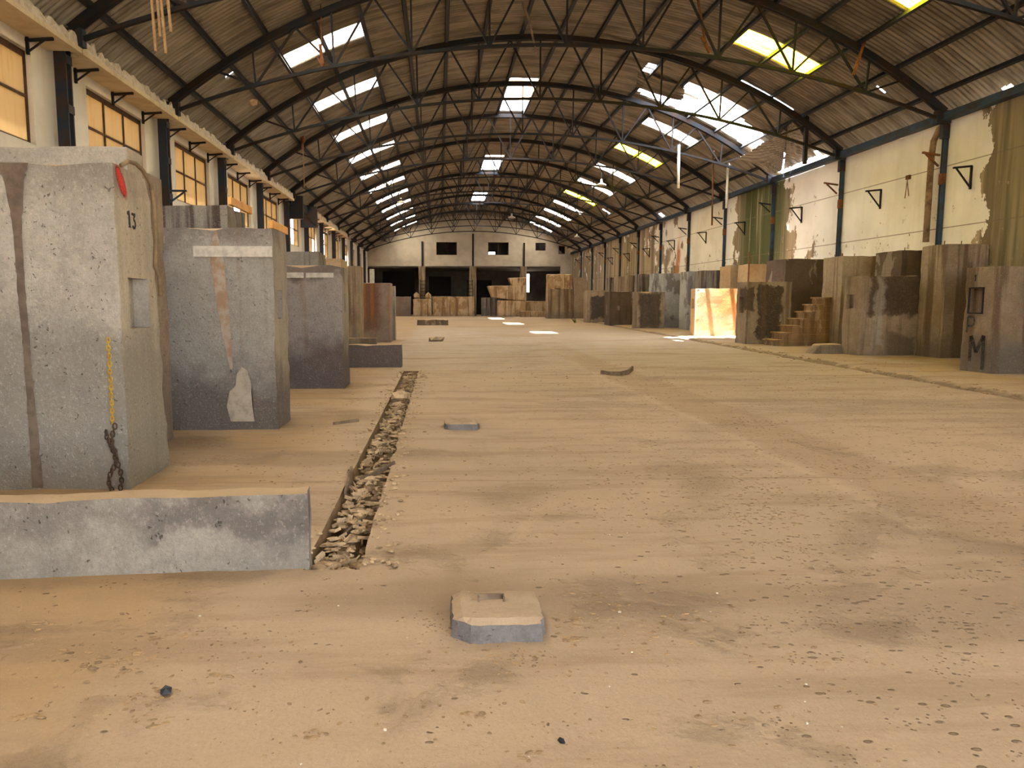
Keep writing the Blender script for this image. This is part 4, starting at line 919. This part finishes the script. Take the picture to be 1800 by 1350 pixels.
for i in range(520):                       # spilled along the right rim
    y = TRY0+(TRY1-TRY0)*random.random(); x = (TRX1+abs(random.gauss(0, .10))) if i % 4 else (TRX0-abs(random.gauss(0, .08)))
    s = rng(.006, .022); mb.rock((x, y, s*.3), s*1.4, s, s*.6, i*.3, True, rng(0, 3))
tag(mb.build('rim_crumbs', 'chip2', origin=(-.5, 10, 0)), 'crumbs spilled along both rims of the trench', 'debris', kind='stuff')
mb = MB()
def flake(x, y, s, i): mb.rock((x, y, floor_h(x, y)+s*.12), s*rng(.8, 1.6), s*rng(.7, 1.2), s*.40, i*.41, True, rng(0, 3.1))
cl = [(-1.35, 2.95, .30, 60), (-1.1, 2.65, .12, 30), (-.8, 3.3, .35, 60), (.9, 3.3, .22, 60), (.7, 3.6, .3, 50), (.28, 3.05, .22, 60), (.3, 2.5, .4, 40), (1.6, 3.2, .8, 90), (2.3, 5.3, 1.0, 200), (3.1, 4.6, .9, 220), (.8, 5.2, .5, 90), (1.3, 6.2, .8, 110), (-.3, 2.6, .5, 60), (2.4, 3.6, .7, 90), (0, 3.3, .12, 40), (4.5, 6.5, 1.5, 120), (-.2, 6, .6, 40), (5, 13, 3, 150), (3.8, 9, .3, 120), (3.8, 6.5, .3, 90), (10.4, 17, 1.0, 60), (-1.5, 6.6, .5, 40), (-1.3, 8.2, .4, 40), (2, 14, 3, 90)]
i = 0
for cx_, cy_, r, n in cl:
    for q in range(n):
        x, y = random.gauss(cx_, r*.7), random.gauss(cy_, r*.7)
        if y < 1.9 or (TRX0-.03 < x < TRX1+.03 and TRY0 < y < TRY1) or (x < -.7 and 3.95 < y < 4.4): continue
        k = 1+.12*max(0, y-3)
        flake(x, y, rng(.003, .0095)*k, i); i += 1
for q in range(900):
    y = 2+random.random()**1.6*16; x = rng(-.42*y, .62*y)
    if (TRX0-.03 < x < TRX1+.03 and TRY0 < y < TRY1) or (x < -.7 and 3.95 < y < 4.4) or x < -7 or x > 9 or (x < -1.8 and y > 5.8): continue
    flake(x, y, rng(.002, .006)*(1+.12*max(0, y-3)), i); i += 1
for cx_, cy_, r, n in [(-1.35, 3.0, .16, 26), (-1.25, 3.22, .10, 14), (-1.6, 3.1, .06, 8), (-1.05, 2.75, .07, 10), (-1.0, 2.55, .06, 8), (-1.5, 2.6, .05, 8), (-.45, 2.45, .05, 8), (.10, 2.55, .05, 7), (.62, 3.3, .12, 30), (.58, 3.12, .08, 14), (.9, 3.05, .14, 16), (1.1, 3.35, .2, 18), (.3, 2.95, .12, 16), (.8, 3.6, .2, 14), (-.9, 2.85, .05, 8), (-1.9, 3.4, .1, 10), (-2.0, 2.9, .06, 6), (.3, 2.3, .05, 6), (1.5, 2.9, .3, 14), (2.2, 4.9, .5, 20), (1.0, 2.5, .2, 8)]:
    for q in range(n):
        x, y = random.gauss(cx_, r*.6), random.gauss(cy_, r*.35)
        if .03 < x < .49 and 3.09 < y < 3.52: continue
        s_ = rng(.006, .017); mb.rock((x, y, floor_h(x, y)+s_*.05), s_*rng(1.0, 2.0), s_*rng(.6, 1.0), s_*.35, i*.53, True, rng(-.5, .5)); i += 1
tag(mb.build('floor_debris', 'chip', origin=(1, 4, 0)), 'brown clay flakes and crumbs scattered over the floor', 'debris', kind='stuff')
mb = MB()
for q in range(70):
    y = 2+random.random()**1.5*9; x = rng(-.35*y, .6*y)
    if -.85 < x < -.4 and y > 4: continue
    if x < -.7 and y > 3.9: continue
    s = rng(.003, .008); mb.rock((x, y, floor_h(x, y)+s*.2), s*1.3, s, s*.6, q, True, rng(0, 3))
tag(mb.build('pale_grit', 'mortar', origin=(1, 4, 0)), 'pale grit specks scattered over the floor', 'debris', kind='stuff')
# broken edge rubble along the groove by the right vats
mb = MB()
for q in range(420):
    y = 9+random.random()*22; g = groove_x(y); x = g+random.gauss(.02, .13); s = rng(.012, .045)
    mb.rock((x, y, floor_h(x, y)+s*.1), s*1.5, s, s*.5, q*.7, True, rng(0, 3))
tag(mb.build('groove_rubble', 'chip', origin=(9.5, 18, 0)), 'broken crumbs along the groove before the right vats', 'rubble', kind='stuff')

# ------------------------------------------------------------------ wall brackets, pipe, hanging things
def wall_bracket(y, z, lab, w=.5):
    r = empty('wall_bracket', (14.13, y, z)); tag(r, lab, 'bracket', 'triangular brackets on the right wall')
    mb = MB(); mb.bar((14.13, y, z+.05), (14.13-w, y, z+.0), .05, .05); child(mb.build('arm', 'steel'), r)
    mb = MB(); mb.bar((14.13, y, z+.06), (14.13, y, z-.55), .05, .05); child(mb.build('wall_plate', 'steel'), r)
    mb = MB(); mb.bar((14.12, y, z-.5), (14.13-w*.85, y, z), .035, .035); child(mb.build('brace', 'steel'), r)
wall_bracket(19.55, 5.02, 'black triangular bracket right of the nearest blue column'); wall_bracket(23.6, 5.0, 'black triangular bracket between the two nearest blue columns')
wall_bracket(28.8, 5.1, 'bracket on the wall before the green mould patch'); wall_bracket(34.2, 5.1, 'bracket beyond the green mould patch')
for k, (y, z) in enumerate(((39.2, 5.1), (44.5, 5.1), (49.8, 5.0), (55.1, 5.0), (60.4, 5.0))): wall_bracket(y, z, 'small wall bracket far down the right wall, %s past the mould' % ordinal(k).replace('nearest', 'first'))
mb = MB(); mb.tube([(13.98, 21.0, 3.2), (13.98, 21.0, 5.6), (13.98, 20.95, 6.0), (14.05, 20.85, 6.3), (14.12, 20.8, 6.4)], .085, 12)
tag(mb.build('drain_pipe', 'pipe', origin=(13.98, 21.0, 3), smooth=True), 'brown stained downpipe beside the nearest blue column', 'pipe')
mb = MB(); mb.tube([(14.1, 22.2, 5.25), (14.08, 22.2, 5.1), (14.09, 22.28, 4.6)], .012, 5); mb.tube([(14.08, 22.2, 5.1), (14.09, 22.1, 4.65)], .012, 5); mb.box(14.07, 14.14, 22.12, 22.28, 5.15, 5.27)
tag(mb.build('wall_hook', 'rust', origin=(14.1, 22.2, 5)), 'rusty forked hook hanging on the cream plaster', 'hook')
mb = MB()
# posts and rods that hang from the trusses
def hang(name, pts, r, mat, lab, cat, n=8):
    mb = MB(); mb.tube(pts, r, n); return tag(mb.build(name, mat, origin=pts[-1], smooth=True), lab, cat)
mb = MB(); mb.box(12.66, 12.78, 25.84, 25.96, 6.25, 9.0); tag(mb.build('hanging_post', 'steel', origin=(12.7, 25.9, 6.3)), 'long dark post hanging from the truss near the right wall', 'post')
hang('hanging_pole', [(9.95, 31.15, 7.95), (9.98, 31.15, 6.2)], .055, 'white', 'pale pole hanging from a truss below the roof hole', 'pole')
hang('hanging_pole', [(12.2, 33.3, 8.2), (12.25, 33.3, 4.9)], .035, 'rust', 'thin rusty pole dangling left of the fallen roof sheet', 'pole')
hang('hanging_pole', [(13.0, 33.6, 7.72), (13.0, 33.6, 5.7)], .06, 'white', 'short pale pole dangling under the fallen roof sheet', 'pole')
hang('rope', [(-5.46, 31.0, 8.25), (-5.45, 31.0, 6.1)], .022, 'wood', 'pale rope hanging down over the left vats', 'rope', 6)
mb = MB(); mb.rock((-5.46, 30.95, 8.1), .12, .10, .35, 2, False); mb.bar((-5.5, 31, 7.6), (-5.4, 31, 8.5), .08, .06)
tag(mb.build('hanging_bundle', 'rust', origin=(-5.46, 31, 7.8)), 'rusty pulley bundle at the top of the pale rope', 'pulley')
r = empty('slat_bundle', (-4.55, 13.0, 6.4)); tag(r, 'bundle of pale wooden slats dangling from the roof, top left', 'slats')
for i, (x, z0, z1) in enumerate(((-4.70, 5.62, 6.45), (-4.62, 5.85, 6.75), (-4.55, 5.60, 6.5), (-4.46, 5.95, 6.8))):
    mb = MB(); mb.bar((x, 13.0, z1), (x+.03, 13.0+.02*i, z0), .055, .03); child(mb.build('slat', 'wood'), r)
mb = MB(); mb.tube([(-3.08, 20.6, 9.3), (-3.08, 20.6, 8.2)], .02, 6); mb.bar((-3.12, 20.6, 8.25), (-3.05, 20.6, 7.75), .14, .07); mb.bar((-3.2, 20.6, 7.95), (-3.05, 20.6, 7.7), .08, .06)
tag(mb.build('hanging_hook', 'rust', origin=(-3.08, 20.6, 8)), 'rusty hook block hanging before the first left skylight', 'hook')
mb = MB(); mb.bar((2.25, 20.6, 9.4), (2.45, 20.6, 8.9), .10, .05); mb.bar((2.45, 20.6, 8.9), (2.66, 20.6, 8.0), .07, .04)
tag(mb.build('dangling_strip', 'darkwood', origin=(2.5, 20.6, 8.5)), 'brown torn strip dangling from the roof near the top centre', 'strip')
mb = MB(); mb.bar((12.0, 20.4, 10.2), (11.25, 20.4, 7.6), .07, .06); tag(mb.build('dangling_bar', 'rust', origin=(11.6, 20.4, 8.5)), 'long brown bar slanting down beside the nearest right skylight', 'bar')
mb = MB(); mb.bar((6.9, 20.6, 9.9), (7.25, 20.6, 8.35), .05, .05); mb.bar((7.1, 20.6, 8.6), (7.35, 20.6, 8.2), .10, .05); tag(mb.build('dangling_bar', 'rust', origin=(7.1, 20.6, 9)), 'short rusty bar dangling left of the nearest right skylight', 'bar')
def lamp(x, y, zt, z, lab, sc=1):
    r = empty('pendant_lamp', (x, y, z)); tag(r, lab, 'lamp', 'white pendant lamps under the roof')
    mb = MB(); mb.tube([(x, y, zt), (x, y, z+.2*sc)], .02, 6); child(mb.build('cord', 'steel'), r)
    mb = MB(); mb.lathe([(.05*sc, .34*sc), (.07*sc, .2*sc), (.08*sc, .12*sc), (.28*sc, .02*sc), (.30*sc, -.04*sc), (.24*sc, -.03*sc)], (x, y, z)); child(mb.build('lamp_shade', 'white', smooth=True), r)
lamp(9.74, 45.0, 9.4, 8.45, 'white pendant lamp shade in front of the right skylights'); lamp(5.84, 60.2, 10.2, 8.2, 'white pendant lamp far off near the ridge')
lamp(-2.6, 52.2, 9.4, 8.3, 'tiny pendant lamp at the far left skylights', .9); lamp(12.2, 66.0, 8.2, 7.2, 'tiny pendant lamp before the far wall on the right', .9)
mb = MB(); mb.rock((-5.49, 23.0, 7.37), .13, .10, .12, 3, False); tag(mb.build('straw_nest', 'wood', origin=(-5.49, 23, 7.3)), 'small straw coloured nest stuck under a left purlin', 'nest')
# broken roof sheets
def bent(name, corners, mat, lab, waves=9, sag=.15):
    a, b, c, d = [Vector(p) for p in corners]; nu, nv = waves*6, 14; mb = MB()
    nrm = (b-a).cross(d-a).normalized()
    for i in range(nu+1):
        for j in range(nv+1):
            u, w = i/nu, j/nv; p = a*(1-u)*(1-w)+b*u*(1-w)+c*u*w+d*(1-u)*w
            p += nrm*(.028*math.cos(u*waves*2*math.pi)+sag*4*w*(1-w)+.05*nz(u*3, w*3))
            if j in (0, nv): p += (d-a).normalized()*.12*nz(i*.5, j)
            mb.v.append(tuple(p))
    for i in range(nu):
        for j in range(nv): q = i*(nv+1)+j; mb.f.append((q, q+nv+1, q+nv+2, q+1)); mb.mi.append(0)
    return tag(mb.build(name, mat, origin=corners[0], smooth=True), lab, 'roof sheet')
bent('broken_roof_sheet', [(12.4, 26.75, 7.6), (12.3, 30.8, 7.35), (13.92, 31.0, 6.75), (13.92, 30.22, 6.78)], 'roof', 'sagging broken corrugated sheet between the roof hole and the right eave', 12, -.10)
bent('broken_roof_sheet', [(12.4, 26.2, 7.75), (12.4, 26.58, 7.7), (13.92, 30.04, 6.78), (13.92, 27.4, 6.85)], 'roof', 'narrow split corrugated sheet just nearer than the sagging one at the right eave', 4, -.02)
bent('broken_roof_sheet', [(7.4, 28.2, 10.1), (7.6, 29.3, 9.75), (9.4, 29.1, 9.2), (9.2, 28.2, 9.45)], 'roof', 'lifted torn sheet at the upper edge of the roof hole', 6, .05)
# dark steel frame in the gap of the left ledge
r = empty('gantry', (-7.2, 39, 6.0)); tag(r, 'dark steel frame of beams where the left ledge is missing', 'frame')
mb = MB(); mb.box(-7.5, -7.1, 36.8, 41.5, 6.2, 6.6); child(mb.build('beam', 'bluegrey'), r)
mb = MB(); mb.box(-7.5, -6.6, 37.0, 37.2, 5.5, 6.6); child(mb.build('side_plate', 'bluegrey'), r)
mb = MB(); mb.box(-7.5, -6.6, 41.2, 41.4, 5.5, 6.6); child(mb.build('side_plate', 'bluegrey'), r)
mb = MB(); mb.bar((-7.2, 36.9, 6.3), (-6.7, 41.3, 5.6), .06, .08); child(mb.build('brace', 'steel'), r)
